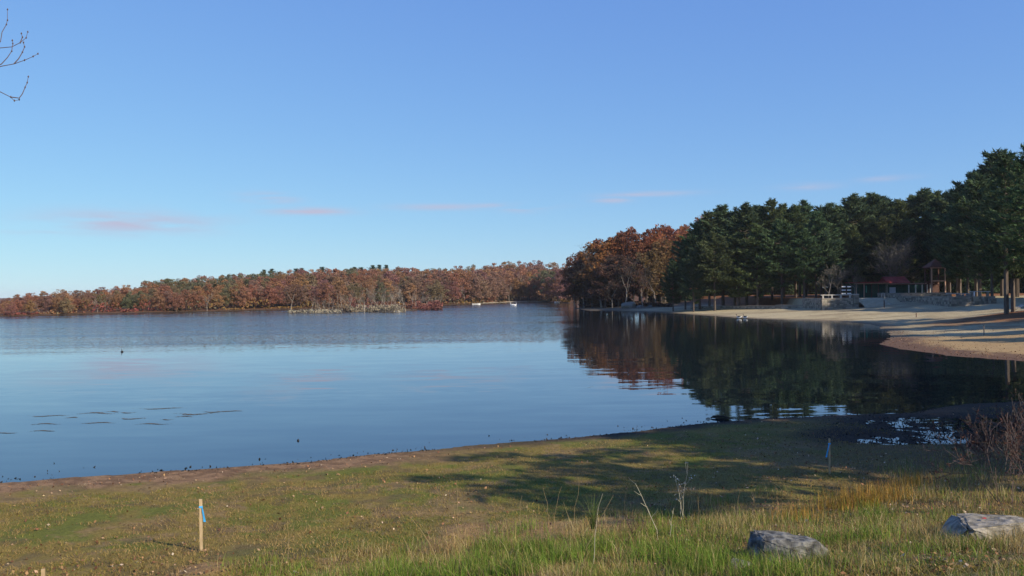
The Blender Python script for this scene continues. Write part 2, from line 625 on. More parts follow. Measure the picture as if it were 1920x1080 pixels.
L(hs.outputs['Color'], b.inputs['Base Color'])
L(hf.outputs[0], bp.inputs['Height'])
L(bp.outputs['Normal'], b.inputs['Normal'])
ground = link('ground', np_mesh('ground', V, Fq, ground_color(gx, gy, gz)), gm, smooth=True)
tag(ground, 'grassy near bank, sandy beach and leaf-strewn woodland floor round the lake', kind='structure')

# ------------------------------------------------------------------ lake water
wmt = bpy.data.materials.new('lake_water')
wmt.use_nodes = True
nt = wmt.node_tree
b = nt.nodes['Principled BSDF']
b.inputs['Base Color'].default_value = (.006, .012, .017, 1)
b.inputs['IOR'].default_value = 1.55
b.inputs['Specular IOR Level'].default_value = .5
L = nt.links.new
tc = nt.nodes.new('ShaderNodeTexCoord')


def wnoise(scale, stretch, detail=3, rough=.5):
    mp = nt.nodes.new('ShaderNodeMapping')
    mp.inputs['Scale'].default_value = stretch
    no = nt.nodes.new('ShaderNodeTexNoise')
    no.inputs['Scale'].default_value = scale
    no.inputs['Detail'].default_value = detail
    no.inputs['Roughness'].default_value = rough
    L(tc.outputs['Object'], mp.inputs['Vector'])
    L(mp.outputs['Vector'], no.inputs['Vector'])
    return no.outputs['Fac']


def nmath(op, a, b_=None):
    n = nt.nodes.new('ShaderNodeMath')
    n.operation = op
    for i, v in enumerate((a, b_)):
        if v is None:
            continue
        if isinstance(v, (int, float)):
            n.inputs[i].default_value = v
        else:
            L(v, n.inputs[i])
    return n.outputs[0]


def nrange(v, a, b_, lo=0.0, hi=1.0):
    n = nt.nodes.new('ShaderNodeMapRange')
    n.interpolation_type = 'SMOOTHSTEP'
    n.inputs['From Min'].default_value, n.inputs['From Max'].default_value = a, b_
    n.inputs['To Min'].default_value, n.inputs['To Max'].default_value = lo, hi
    L(v, n.inputs['Value'])
    return n.outputs[0]


sx = nt.nodes.new('ShaderNodeSeparateXYZ')
L(tc.outputs['Object'], sx.inputs[0])
# the breeze ruffles the open middle of the lake; the sheltered near water and the cove by the pines stay calm
big = wnoise(.02, (.35, 1.6, 1), 4)
edge = nmath('ADD', nmath('MULTIPLY', sx.outputs['X'], -.25), nmath('MULTIPLY', big, 55))
far_line = nmath('ADD', sx.outputs['Y'], edge)
ruffle = nrange(nmath('ADD', far_line, nmath('MULTIPLY', wnoise(.09, (.12, 1.8, 1), 4), 44)), 130, 182)
shelter = nrange(nmath('SUBTRACT', nmath('ADD', sx.outputs['X'], nmath('MULTIPLY', big, 30)), nmath('MULTIPLY', sx.outputs['Y'], .06)), 22, -4)
streak = nrange(wnoise(.03, (.22, 2.6, 1), 5, .6), .38, .54)
ruf = nmath('MULTIPLY', nmath('MULTIPLY', ruffle, nmath('ADD', nmath('MULTIPLY', streak, .6), .4)), nmath('ADD', nmath('MULTIPLY', shelter, .94), .06))


def wslope(scale, stretch, detail, kx, ky):
    """two smooth noise channels read as wave slopes in x and y"""
    mp = nt.nodes.new('ShaderNodeMapping')
    mp.inputs['Scale'].default_value = stretch
    no = nt.nodes.new('ShaderNodeTexNoise')
    no.inputs['Scale'].default_value = scale
    no.inputs['Detail'].default_value = detail
    L(tc.outputs['Object'], mp.inputs['Vector'])
    L(mp.outputs['Vector'], no.inputs['Vector'])
    se = nt.nodes.new('ShaderNodeSeparateColor')
    L(no.outputs['Color'], se.inputs[0])
    return (nmath('MULTIPLY', nmath('SUBTRACT', se.outputs[0], .5), kx), nmath('MULTIPLY', nmath('SUBTRACT', se.outputs[1], .5), ky))


near_w = nrange(sx.outputs['Y'], 110, 45, .28, 1.0)
c1 = [nmath('MULTIPLY', q, near_w) for q in wslope(.75, (.3, 1.0, 1), 2, .010, .030)]
c2 = wslope(3.0, (.3, 1.0, 1), 2, .014, .034)
f1 = wslope(9.0, (.35, 1.0, 1), 2, .45, 1.05)
patch = nrange(wnoise(.05, (.4, 1.6, 1), 2), .45, .62)
sx_ = nmath('ADD', nmath('ADD', c1[0], nmath('MULTIPLY', c2[0], patch)), nmath('MULTIPLY', f1[0], ruf))
sy_ = nmath('ADD', nmath('ADD', c1[1], nmath('MULTIPLY', c2[1], patch)), nmath('MULTIPLY', f1[1], ruf))
cb = nt.nodes.new('ShaderNodeCombineXYZ')
cb.inputs[2].default_value = 1.0
L(sx_, cb.inputs[0])
L(sy_, cb.inputs[1])
vn = nt.nodes.new('ShaderNodeVectorMath')
vn.operation = 'NORMALIZE'
L(cb.outputs[0], vn.inputs[0])
L(vn.outputs[0], b.inputs['Normal'])
L(nmath('ADD', nmath('MULTIPLY', ruf, .08), nrange(sx.outputs['Y'], 45, 110, .015, .055)), b.inputs['Roughness'])
wm_ = MB()
wm_.poly([(-700, -60, 0), (700, -60, 0), (700, 1200, 0), (-700, 1200, 0)])
water = wm_.build('lake_water', wmt)
tag(water, 'calm blue lake water, ruffled by the breeze farther out', kind='structure')


# ------------------------------------------------------------------ foliage builders
def leaf_quads(C, size, r, flat=0.0, aspect=.6):
    """one small randomly turned quad per centre"""
    n = len(C)
    N = r.normal(size=(n, 3))
    N[:, 2] = N[:, 2] * (1 - flat) + flat * 2.0 * np.sign(N[:, 2] + .5)
    N /= np.linalg.norm(N, axis=1)[:, None]
    T = np.cross(N, r.normal(size=(n, 3)))
    T /= np.linalg.norm(T, axis=1)[:, None] + 1e-9
    B = np.cross(N, T)
    s = (np.asarray(size) * (.6 + .8 * r.random(n)))[:, None]
    V = np.stack([C - T * s, C - B * s * aspect, C + T * s, C + B * s * aspect], 1).reshape(-1, 3)
    F = np.arange(4 * n).reshape(-1, 4)
    return V, F


def limb_paths(r, Ht, spread, n_limb, base=.25):
    """trunk and limbs of a broad tree: list of (points, radii)"""
    paths = []
    lean = r.normal(size=2) * .03 * Ht
    top = np.array([lean[0], lean[1], Ht * .82])
    tr = [np.array([0, 0, -.4]), np.array([0, 0, Ht * .12])]
    for k in range(1, 6):
        t = k / 5
        tr.append(np.array([lean[0] * t + r.normal() * .012 * Ht, lean[1] * t + r.normal() * .012 * Ht, Ht * (.12 + .7 * t)]))
    rr = [Ht * .024, Ht * .019] + [Ht * .018 * (1 - .82 * k / 5) for k in range(1, 6)]
    paths.append((tr, rr))
    for i in range(n_limb):
        h0 = Ht * (base + (.72 - base) * (i + r.random()) / n_limb)
        a = 2.4 * i + r.normal() * .4
        ln = spread * (1.0 - .35 * abs(h0 / Ht - .45) / .4) * (.75 + .4 * r.random())
        dirv = np.array([math.cos(a), math.sin(a), .35 + .5 * r.random()])
        p = np.array([lean[0] * h0 / Ht, lean[1] * h0 / Ht, h0])
        pts = [p]
        for k in range(4):
            dirv = dirv + r.normal(size=3) * .18 + np.array([0, 0, .06])
            p = p + dirv / np.linalg.norm(dirv) * ln / 4
            pts.append(p)
        r0 = Ht * .009 * (1.15 - h0 / Ht)
        paths.append((pts, [r0 * (1 - .8 * k / 4) for k in range(5)]))
    return paths


def paths_mesh(name, paths, sides=5):
    mb = MB()
    for pts, rr in paths:
        mb.tube(pts, rr, sides, cap=False)
    return mb.mesh(name)


def oak_proto(seed, Ht, spread, n_clump, per, leaf, low=.22, reach=.85):
    r = np.random.default_rng(seed)
    paths = limb_paths(r, Ht, spread * reach, 11, low)
    trunk = paths_mesh('trunk', paths)
    cs = []
    # foliage clumps along the outer limbs and over a lumpy dome
    for pts, _ in paths[1:]:
        for k in (2, 3, 4):
            cs.append(pts[k] + r.normal(size=3) * spread * .12)
    while len(cs) < n_clump:
        a, u = r.random() * 2 * math.pi, r.random()
        zz = low + (1 - low) * (u ** .75)
        prof = math.sin(min(1, max(0, (zz - low * .4) / (1.02 - low * .4))) ** .8 * math.pi) ** .55
        rr = spread * prof * (.55 + .45 * r.random() ** .5) * (1 + .22 * math.sin(a * 3 + seed) + .15 * math.sin(a * 5 + seed * 2))
        cs.append(np.array([math.cos(a) * rr, math.sin(a) * rr, Ht * zz * (.93 + .09 * math.sin(a * 2 + seed * 1.7))]))
    C = []
    for c in cs:
        cr = spread * (.14 + .16 * r.random())
        k = int(per * (.5 + r.random()))
        q = r.normal(size=(k, 3))
        q /= np.linalg.norm(q, axis=1)[:, None]
        q *= (cr * (.35 + .65 * r.random(k) ** .5))[:, None]
        q[:, 2] *= .62
        C.append(np.asarray(c) + q)
    C = np.concatenate(C)
    C = C[C[:, 2] > Ht * low * .55]
    V, F = leaf_quads(C, leaf, r, .25)
    return trunk, np_mesh('crown', V, F)


def pine_proto(seed, Ht, spread, base, dens=1.0, blade=.55, sparse_low=True):
    """eastern white pine: straight trunk, tiers of level limbs carrying upswept feathery sprays"""
    r = np.random.default_rng(seed)
    paths = [([np.array([0, 0, -.5]), np.array([0, 0, Ht * .3]), np.array([r.normal() * .1, r.normal() * .1, Ht * .65]), np.array([r.normal() * .15, r.normal() * .15, Ht * .985])],
              [Ht * .0155, Ht * .0125, Ht * .008, Ht * .0012])]
    C, D_, S = [], [], []
    z = base * Ht
    lop = r.random() * 6.28
    while z < Ht * .975:
        t = (z / Ht - base) / (1 - base)
        prof = (min(1, .55 + t * 2.2) if t < .25 else (1 - ((t - .25) / .75) ** 1.35)) * .92 + .07
        nb = r.integers(4, 7)
        a0 = r.random() * 6.28
        for i in range(nb):
            if sparse_low and t < .15 and r.random() < .45:
                continue
            a = a0 + i * 6.283 / nb + r.normal() * .25
            ln = spread * prof * (.42 + .75 * r.random()) * (1 + .18 * math.sin(a - lop))
            up = .02 + .75 * t ** 1.6 + r.normal() * .08
            dh = np.array([math.cos(a), math.sin(a), 0])
            pts, p = [], np.array([0, 0, z + r.normal() * .15])
            for k in range(5):
                s = k / 4
                pts.append(p + dh * ln * s + np.array([0, 0, ln * (up * s + .14 * s * s - .10 * math.sin(s * 3.1))]))
            rb = .018 * ln + .01
            paths.append((pts, [rb, rb * .8, rb * .55, rb * .35, rb * .12]))
            nsp = max(3, int(ln * 4.4 * dens))
            for q in range(nsp):
                s = .32 + .68 * (q + r.random()) / nsp
                k = min(3, int(s * 4))
                base_p = pts[k] + (pts[k + 1] - pts[k]) * (s * 4 - k)
                side = np.array([-dh[1], dh[0], 0]) * r.normal() * .34 * ln * (1.15 - s)
                c0 = base_p + side + np.array([0, 0, abs(r.normal()) * .10])
                nbk = 9
                out = dh * .55 + side / (np.linalg.norm(side) + .2) * .45 + np.array([0, 0, .42])
                dv = out[None, :] + r.normal(size=(nbk, 3)) * np.array([.45, .45, .25])
                C.append(c0 + r.normal(size=(nbk, 3)) * np.array([.28, .28, .09]))
                D_.append(dv)
                S.append(np.full(nbk, blade * (.7 + .5 * r.random())))
        z += Ht * .043 * (.7 + .6 * r.random()) * (1.1 - .4 * t)
    nbk = 60
    C.append(np.stack([r.normal(size=nbk) * .2, r.normal(size=nbk) * .2, Ht * (.93 + .08 * r.random(nbk))], 1))
    D_.append(np.stack([r.normal(size=nbk) * .4, r.normal(size=nbk) * .4, np.ones(nbk)], 1))
    S.append(np.full(nbk, blade * .8))
    C, D_, S = np.concatenate(C), np.concatenate(D_), np.concatenate(S)
    D_ /= np.linalg.norm(D_, axis=1)[:, None]
    W = np.cross(D_, r.normal(size=D_.shape))
    W /= np.linalg.norm(W, axis=1)[:, None] + 1e-9
    s = S[:, None]
    V = np.stack([C - D_ * s * .45, C + W * s * .11, C + D_ * s * .62, C - W * s * .11], 1).reshape(-1, 3)
    return paths_mesh('trunk', paths, 5), np_mesh('crown', V, np.arange(len(V)).reshape(-1, 4))


def bare_paths(r, Ht, levels=4, stems=1, spread=.5, r0=None):
    paths = []
    r0 = r0 or Ht * .016

    def grow(p, d, ln, rad_, lev):
        n = 4
        pts = [p]
        for k in range(n):
            d = d + r.normal(size=3) * .10 + np.array([0, 0, .05])
            d = d / np.linalg.norm(d)
            p = p + d * ln / n
            pts.append(p)
        paths.append((pts, [rad_ * (1 - .55 * k / n) for k in range(n + 1)]))
        if lev <= 0:
            return
        nb = r.integers(3, 5)
        for i in range(nb):
            k = n if i == 0 else r.integers(2, n + 1)
            dd = d + r.normal(size=3) * spread + np.array([0, 0, .12])
            dd = dd / np.linalg.norm(dd)
            grow(pts[k], dd, ln * (.55 + .25 * r.random()), rad_ * .42 * (1 - .1 * i), lev - 1)
    for s in range(stems):
        d = np.array([r.normal() * (.22 if stems > 1 else .05), r.normal() * (.22 if stems > 1 else .05), 1.0])
        grow(np.array([r.normal() * .1 * (stems > 1), r.normal() * .1 * (stems > 1), -.2]), d / np.linalg.norm(d), Ht * .40, r0 * (1 if stems == 1 else .7), levels)
    zs = max(p[2] for pts, _ in paths for p in pts)
    k = Ht / zs
    return [([np.asarray(p) * k for p in pts], rr) for pts, rr in paths]


def bare_proto(seed, Ht, levels=4, stems=1, spread=.5, sides=3):
    r = np.random.default_rng(seed)
    P = bare_paths(r, Ht, levels, stems, spread)
    big = P[:1] if stems == 1 else [P[0]]
    trunk = paths_mesh('trunk', [q for q in P if q[1][0] > Ht * .005], 5)
    tw = [([p for p in pts], [max(x, .011) for x in rr]) for pts, rr in P if rr[0] <= Ht * .005]
    crown = paths_mesh('crown', tw, sides) if tw else None
    return trunk, crown


def plant_tree(name, proto, loc, label, cat, group, rz, s, tint=None, tm=None, cm=None):
    t = thing(name, loc, label, cat, group, rz, s)
    if not proto[0].materials:
        proto[0].materials.append(tm)
    o = bpy.data.objects.new('trunk', proto[0])
    col.objects.link(o)
    o.parent = t
    if proto[1] is not None:
        if not proto[1].materials:
            proto[1].materials.append(cm)
        c = bpy.data.objects.new('crown', proto[1])
        col.objects.link(c)
        c.parent = t
        if tint is not None:
            c.color = (*tint, 1)
    return t


def jit(c, a=.2):
    k = 1 + rnd.uniform(-a, a)
    return tuple(max(.004, v * k * (1 + rnd.uniform(-.06, .06))) for v in c)


# ------------------------------------------------------------------ far shore woods: every tree a thing of its own
far_oaks = [oak_proto(100 + i, 12, 5.2 + .3 * (i % 3), 80, 62, .25, .14 + .03 * (i % 3), .6) for i in range(6)]
far_bare = [bare_proto(140 + i, 11, 4, 1, .42) for i in range(3)]
far_pines = [pine_proto(160 + i, 13, 3.4, .3, .5, .6) for i in range(2)]
PAL = [('rust-red', (.315, .155, .098)), ('orange-brown', (.335, .190, .100)), ('dull russet', (.270, .165, .118)), ('olive-brown', (.240, .185, .105)),  # leaf colours lightened and greyed, carrying part of the distance haze
       ('olive-green', (.165, .160, .095)), ('wine-red', (.255, .135, .110))]
SKY_PX = [-60, 0, 22, 40, 150, 258, 270, 330, 400, 470, 540, 640, 740, 870, 900, 1000, 1080, 1120]
SKY_PY = [572, 569, 549, 545, 540, 535, 527, 521, 516, 511, 507, 503, 502, 498, 491, 488, 487, 486]
zones = [(-60, 540, 'left of the islet'), (540, 830, 'behind the islet'), (830, 1085, 'right of the islet')]


def zone_of(px):
    for a, b, n in zones:
        if px < b:
            return n
    return zones[-1][2]


fs = far_shore[::-1]                                   # left to right


def shore_D(px):
    pts = [(-60, 236)] + [(960 + FOC * x / y, y) for x, y in fs] + [(1150, 372)]
    return float(np.interp(px, [p[0] for p in pts], [p[1] for p in pts]))


rows = [(3, 17, .0), (14, 19, .0), (28, 21, .0), (46, 23, .0), (70, 25, 1), (100, 28, 1)]
n_far = 0
for ri, (inland, step, back) in enumerate(rows):
    px = -50 + rnd.uniform(0, step)
    while px < 1085:
        D = shore_D(px) + inland + rnd.uniform(-4, 4)
        x = at_d(px, 560, D).x
        g = H1(x, D)
        zn = zone_of(px)
        rw = ('front edge', 'second row', 'lower slope', 'middle slope', 'upper slope', 'skyline')[ri]
        pys = float(np.interp(px, SKY_PX, SKY_PY)) + (rnd.uniform(-1.5, 4) if ri >= 3 else 0)
        ztop = at_d(px, pys, D).z
        full = max(4.5, ztop - g)
        frac = (.62, .76, .88, .97, 1.0, 1.0)[ri] * rnd.uniform(.9, 1.04)
        Ht = min(full * frac, 15) if px > 30 else min(full * frac, 6)
        if px < 250 and ri >= 4:
            px += step
            continue
        hb = fbm(np.array([px * .013]), np.array([ri * .37]), 77, 3)[0]
        u = rnd.random()
        if ri <= 1 and px > 560 and u < .34 or ri == 0 and u < .2:
            plant_tree('bare_tree', far_bare[rnd.randrange(3)], (x, D, g - .1), f'bare grey-stemmed tree on the {rw} of the far wood, {zn}', 'tree',
                       'bare trees on the far shore', rnd.uniform(0, 6.28), Ht / 11, (.2, .17, .15), M['bare'], M['bare'])
        else:
            k = int(np.clip((hb - .28) / .44 * 6 + rnd.uniform(-1.6, 1.6), 0, 5.99))
            k = (0, 2, 5, 1, 3, 4)[k] if rnd.random() < .6 else rnd.choice((0, 1, 2, 0, 1))
            nm, c = PAL[k]
            c = jit(c, .16)
            plant_tree('oak_tree', far_oaks[rnd.randrange(6)], (x, D, g - .1), f'{nm} oak on the {rw} of the far wood, {zn}', 'tree',
                       f'autumn oaks of the far wood {zn}', rnd.uniform(0, 6.28), (Ht / 12 * rnd.uniform(.85, 1.1), Ht / 12 * rnd.uniform(.85, 1.1), Ht / 12), c, M['bark'], M['leaf'])
        n_far += 1
        px += step * rnd.uniform(.75, 1.25) * (1.0 if px > 200 else 1.15)
for px, py in ((496, 504), (510, 503), (556, 502), (567, 501), (605, 500), (666, 497), (678, 498), (700, 496), (712, 495), (725, 497), (748, 499)):
    D = shore_D(px) + 112 + rnd.uniform(-5, 8)
    x = at_d(px, 560, D).x
    g = H1(x, D)
    Ht = at_d(px, py + rnd.uniform(0, 4), D).z - g
    plant_tree('pine_tree', far_pines[rnd.randrange(2)], (x, D, g - .2), 'small dark pine standing above the skyline of the far autumn wood', 'tree',
               'pines on the far skyline', rnd.uniform(0, 6.28), Ht / 13, (.06, .085, .055), M['pine_bark'], M['needle'])
# low brush along the far waterline: nobody could count it
C, T = [], []
for a, b in zip(fs[:-1], fs[1:]):
    n = int(math.hypot(b[0] - a[0], b[1] - a[1]) * 16)
    t = rng.random(n)
    x, y = a[0] + (b[0] - a[0]) * t, a[1] + (b[1] - a[1]) * t + rng.uniform(.8, 4.5, n)
    lump = fbm(x * .16, y * .16, 91, 3)
    zz = height(x, y)
    keep = (zz > .05) & ~((np.abs(x - at_z(955, 566)[0]) < 15) & (y > 420))
    hh = (.3 + 3.2 * sstep(.38, .68, lump)) * rng.random(n) ** .8
    C.append(np.stack([x, y, zz + hh], 1)[keep])
    hue = fbm(x * .05, y * .05, 95, 3)[keep]
    pal = np.array([(.17, .06, .045), (.20, .11, .06), (.13, .11, .075), (.19, .115, .045)])
    T.append(pal[np.clip(((hue - .3) / .4 * 4 + rng.normal(size=len(hue)) * .6).astype(int), 0, 3)])
C, T = np.concatenate(C), np.concatenate(T)
Vq, Fq = leaf_quads(C, .42, rng)
o = link('shoreline_brush', np_mesh('shoreline_brush', Vq, Fq, np.concatenate([np.repeat(T, 4, 0), np.ones((len(Vq), 1))], 1)), M['fallen'])
tag(o, 'low russet and grey brush along the far waterline', kind='stuff')

# ------------------------------------------------------------------ islet with dead trees
dead = []
for i in range(4):
    r = np.random.default_rng(200 + i)
    P = bare_paths(r, 10, 2 if i else 1, 1, .35, .16)
    dead.append((paths_mesh('trunk', [q for q in P if q[1][0] > .05] or P[:1], 5), paths_mesh('crown', [q for q in P if q[1][0] <= .05], 3) if len(P) > 5 else None))
snags = [(545, 586, 547, 'leaning'), (596, 585, 566, ''), (609, 584, 562, ''), (622, 585, 560, ''), (634, 584, 545, ''), (642, 584, 537, ''), (655, 584, 541, ''),
         (668, 583, 558, ''), (683.5, 585, 559, 'broken'), (706, 583, 556, ''), (714.5, 583, 535, ''), (719, 582, 540, ''), (733, 582, 544, ''), (747, 581, 539, ''),
         (757, 581, 556, ''), (771, 580, 536, ''), (780, 580, 549, ''), (803, 579, 551, ''), (823, 577.5, 549, ''), (585, 582, 553, ''), (690, 580, 560, ''), (629, 583, 570, '')]
for i, (px, py, pt, kind) in enumerate(snags):
    x, y = at_z(px, py, .2)
    Ht = at_d(px, pt, y).z
    s = Ht / 10
    lab = {'leaning': 'pale dead tree with drooping branches standing alone at left tip of the islet',
           'broken': 'thick pale broken-off trunk at the waterline of the islet'}.get(kind, 'slender bleached dead tree standing in brush on the low islet')
    t = plant_tree('dead_tree', dead[0 if kind == 'broken' else i % 4], (x, y, .0), lab, 'tree', 'dead trees on the islet', rnd.uniform(0, 6.28),
                   (max(s, .6) * (1.5 if kind else .85), max(s, .6) * (1.5 if kind else .85), s), (.4, .36, .3), M['dead'], M['bare'])
    if kind == 'leaning':
        t.rotation_euler = (0, -.06, 1)
for i, (px, py, pt) in enumerate(((603, 584, 556), (617, 583, 553), (648, 582, 548), (661, 582.5, 551), (676, 581.5, 546), (697, 581.5, 543), (711, 581, 540), (727, 580.5, 546), (741, 580, 541), (763, 579.5, 543),
                                    (777, 579, 545), (790, 578.5, 548), (798, 578, 542), (812, 578, 547), (819, 577.5, 553))):
    x, y = at_z(px, py, .2)
    plant_tree('bare_tree', far_bare[i % 3], (x, y, .0), 'thin-twigged bare tree among the brush on the islet', 'tree', 'bare trees on the islet', rnd.uniform(0, 6.28), at_d(px, pt, y).z / 11,
               (.2, .17, .14), M['bare'], M['grey_twig'])
C, T = [], []
for px0, px1, py, hgt, n, c in ((540, 640, 586.2, .9, 900, (.26, .23, .17)), (590, 660, 583.5, 2.0, 1300, (.17, .12, .08)), (650, 760, 583.6, 1.9, 2400, (.25, .21, .15)),
                                (655, 700, 581, 4.0, 1300, (.17, .075, .06)), (740, 830, 579.6, 1.9, 2600, (.17, .075, .062)), (770, 828, 578.6, 2.5, 1700, (.18, .078, .064)),
                                (700, 780, 580, 2.6, 1500, (.15, .075, .055))):
    px = rng.uniform(px0, px1, n)
    q = np.array([at_z(p, py + e, .2) for p, e in zip(px, rng.uniform(-1.0, .6, n))])
    lump = fbm(q[:, 0] * .45, q[:, 1] * .2, 131, 3)
    hh = hgt * sstep(.25, .65, lump) * rng.random(n) ** .8 + .1
    C.append(np.stack([q[:, 0], q[:, 1], .1 + hh], 1))
    T.append(np.tile(c, (n, 1)))
C, T = np.concatenate(C), np.concatenate(T)
Vq, Fq = leaf_quads(C, .26, rng)
o = link('islet_brush', np_mesh('islet_brush', Vq, Fq, np.concatenate([np.repeat(T, 4, 0), np.ones((len(Vq), 1))], 1)), M['fallen'])
tag(o, 'tangled grey and crimson brush covering the low islet', kind='stuff')


def rock(name, loc, size, seed, material, label, rz=0.0, rough=.18, flat=.0, group=None, sub=4):
    import bmesh
    bm = bmesh.new()
    bmesh.ops.create_icosphere(bm, subdivisions=sub, radius=1.0)
    r = np.random.default_rng(seed)
    planes = []
    for k in range(9):
        n = r.normal(size=3)
        n /= np.linalg.norm(n)
        planes.append((n, .62 + .25 * r.random()))
    if flat:
        planes.append((np.array([.05, -.08, 1.0]) / 1.004, flat))
    for v in bm.verts:
        p = np.array(v.co)
        for n, dd in planes:
            e = p.dot(n) - dd
            if e > 0:
                p = p - n * e * .97
        w = fbm(np.array([p[0] * 2.2 + seed]), np.array([p[1] * 2.2 + p[2] * 3.1]), seed, 4)[0] - .5
        p = p * (1 + rough * w)
        v.co = (p[0] * size[0], p[1] * size[1], p[2] * size[2])
    me = bpy.data.meshes.new(name)
    bm.to_mesh(me)
    bm.free()
    o = link(name, me, material)
    o.location = loc
    o.rotation_euler = (0, 0, rz)
    return tag(o, label, 'rock', group)


def boulder(loc, size, seed, material, label, rz=0.0, n=15, top=.75):
    """angular block: hull of a few scattered corners, faces broken up and worn"""
    import bmesh
    r = np.random.default_rng(seed)
    bm = bmesh.new()
    pts_ = []
    for k in range(n * 2):
        p = r.normal(size=3)
        p /= max(abs(p)) ** .75 * np.linalg.norm(p) ** .25
        p[2] = min(p[2], top + r.normal() * .04)
        if any(np.linalg.norm(p - q_) < .42 for q_ in pts_):
            continue
        pts_.append(p)
        bm.verts.new(p * .92)
    h = bmesh.ops.convex_hull(bm, input=bm.verts)
    bmesh.ops.delete(bm, geom=list({g_ for g_ in h['geom_interior'] + h['geom_unused'] if isinstance(g_, bmesh.types.BMVert)}), context='VERTS')
    bmesh.ops.bevel(bm, geom=list(bm.edges), offset=.05, segments=2, affect='EDGES', clamp_overlap=True)
    bmesh.ops.triangulate(bm, faces=bm.faces[:])
    bmesh.ops.subdivide_edges(bm, edges=bm.edges[:], cuts=3, use_grid_fill=True)
    bm.normal_update()
    for v in bm.verts:
        q = v.co
        w = fbm(np.array([q.x * 2.5 + q.z]), np.array([q.y * 2.5 + q.z * 1.7]), seed, 4)[0] - .5
        w2 = fbm(np.array([q.x * 9 + q.z * 4]), np.array([q.y * 9 + q.z * 6]), seed + 3, 3)[0] - .5
        v.co = q + v.normal * (.16 * w + .06 * w2)
    for v in bm.verts:
        v.co = (v.co.x * size[0], v.co.y * size[1], v.co.z * size[2])
    me = bpy.data.meshes.new('boulder')
    bm.to_mesh(me)
    bm.free()
    o = link('boulder', me, material)
    o.location = loc
    o.rotation_euler = (0, 0, rz)
    return tag(o, label, 'rock')


for px, py, s, lab in ((746, 582, 1.0, 'pale jagged stone lying at the islet waterline among grey brush'), (771, 579.5, .75, 'bright white stone at the islet edge beside crimson brush')):
    x, y = at_z(px, py, .2)
    rock('shore_stone', (x, y, .3), (s * 1.1, s * .8, s * .8), int(px), M['coping'], lab, rough=.4, sub=3)

ORD = ('first', 'second', 'third', 'fourth', 'fifth', 'sixth', 'seventh', 'eighth', 'ninth', 'tenth', 'eleventh', 'twelfth', 'thirteenth', 'fourteenth', 'fifteenth', 'sixteenth',
       'seventeenth', 'eighteenth', 'nineteenth', 'twentieth', 'twenty-first', 'twenty-second', 'twenty-third', 'twenty-fourth', 'twenty-fifth')
# ------------------------------------------------------------------ headland oaks
head = [oak_proto(300 + i, 19, 6.6, 105, 62, .36, .20) for i in range(4)]
head_bare = [bare_proto(330 + i, 16, 5, 1, .5) for i in range(2)]
HEAD_PX = [1070, 1085, 1100, 1140, 1180, 1230, 1290, 1330]
HEAD_PY = [520, 470, 455, 445, 432, 425, 418, 412]
hl = [('russet oak', (.18, .082, .055)), ('tall orange-brown oak', (.27, .125, .055)),
      ('tall rust-red oak', (.235, .100, .058)), ('low dark wine-brown oak', (.125, .070, .052)), ('olive-brown oak', (.19, .125, .06))]
spots = []
h_count = {}
for px, D, top, k in sorted(((1088, 272, 1.0, 0), (1105, 264, .82, 3), (1122, 258, 1.0, 1), (1135, 246, .62, 3), (1150, 262, 1.0, 1), (1160, 247, .70, 3), (1178, 258, .97, 2), (1188, 243, .60, 3),
                      (1200, 268, 1.0, 2), (1212, 246, .72, 4), (1222, 272, 1.0, 1), (1240, 252, .80, 4), (1246, 278, 1.0, 2), (1262, 262, .85, 1), (1275, 285, 1.0, 2), (1300, 290, 1.0, 1),
                      (1320, 292, 1.0, 2), (1096, 285, .9, 2), (1130, 285, 1.0, 2), (1165, 290, 1.0, 1), (1080, 279, .55, 3), (1110, 254, .5, 3), (1285, 268, .8, 4), (1340, 300, 1.0, 1))):
    x = at_d(px, 560, D).x
    g = max(H1(x, D), .15)
    pys = float(np.interp(px, HEAD_PX, HEAD_PY))
    Ht = (at_d(px, pys, D).z - g) * top * rnd.uniform(.95, 1.03)
    lab, c = hl[k]
    h_count[k] = h_count.get(k, 0) + 1
    lab = f'{lab} on the headland, {ORD[h_count[k] - 1]} of its kind from the tip'
    plant_tree('oak_tree', head[rnd.randrange(4)], (x, D, g - .2), lab, 'tree', 'autumn oaks on the headland', rnd.uniform(0, 6.28), (Ht / 19 * rnd.uniform(.85, 1.1), Ht / 19, Ht / 19),
               jit(c, .1), M['bark'], M['leaf'])
for hi, (px, D, py) in enumerate(((1078, 276, 500), (1095, 262, 470), (1128, 250, 452), (1148, 243, 505), (1172, 240, 470), (1205, 238, 500), (1230, 240, 490))):
    x = at_d(px, 560, D).x
    g = max(H1(x, D), .1)
    Ht = at_d(px, py, D).z - g
    plant_tree('bare_tree', head_bare[rnd.randrange(2)], (x, D, g - .2), f'leafless grey tree at the headland waterline, {ORD[hi]} from the tip', 'tree', 'bare trees on the headland',
               rnd.uniform(0, 6.28), Ht / 16, (.2, .17, .14), M['bare'], M['bark'])
n = 9000
px = rng.uniform(1072, 1260, n)
D = np.interp(px, [1072, 1100, 1150, 1180, 1260], [276, 256, 246, 246, 226]) + rng.uniform(1, 14, n)
x = (px - 960) / FOC * D
zz = height(x, D)
lump = fbm(x * .3, D * .3, 401, 3)
hh = rng.random(n) ** .7 * 3.2 * sstep(.3, .7, lump) * np.interp(px, [1072, 1165, 1190, 1260], [1, 1, .35, .15]) + .15
keep = zz > .03
Vq, Fq = leaf_quads(np.stack([x, D, zz + hh], 1)[keep], .3, rng)
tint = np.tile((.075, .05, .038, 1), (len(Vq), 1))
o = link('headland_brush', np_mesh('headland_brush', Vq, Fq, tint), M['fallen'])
tag(o, 'dark twiggy undergrowth at the foot of the headland trees', kind='stuff')

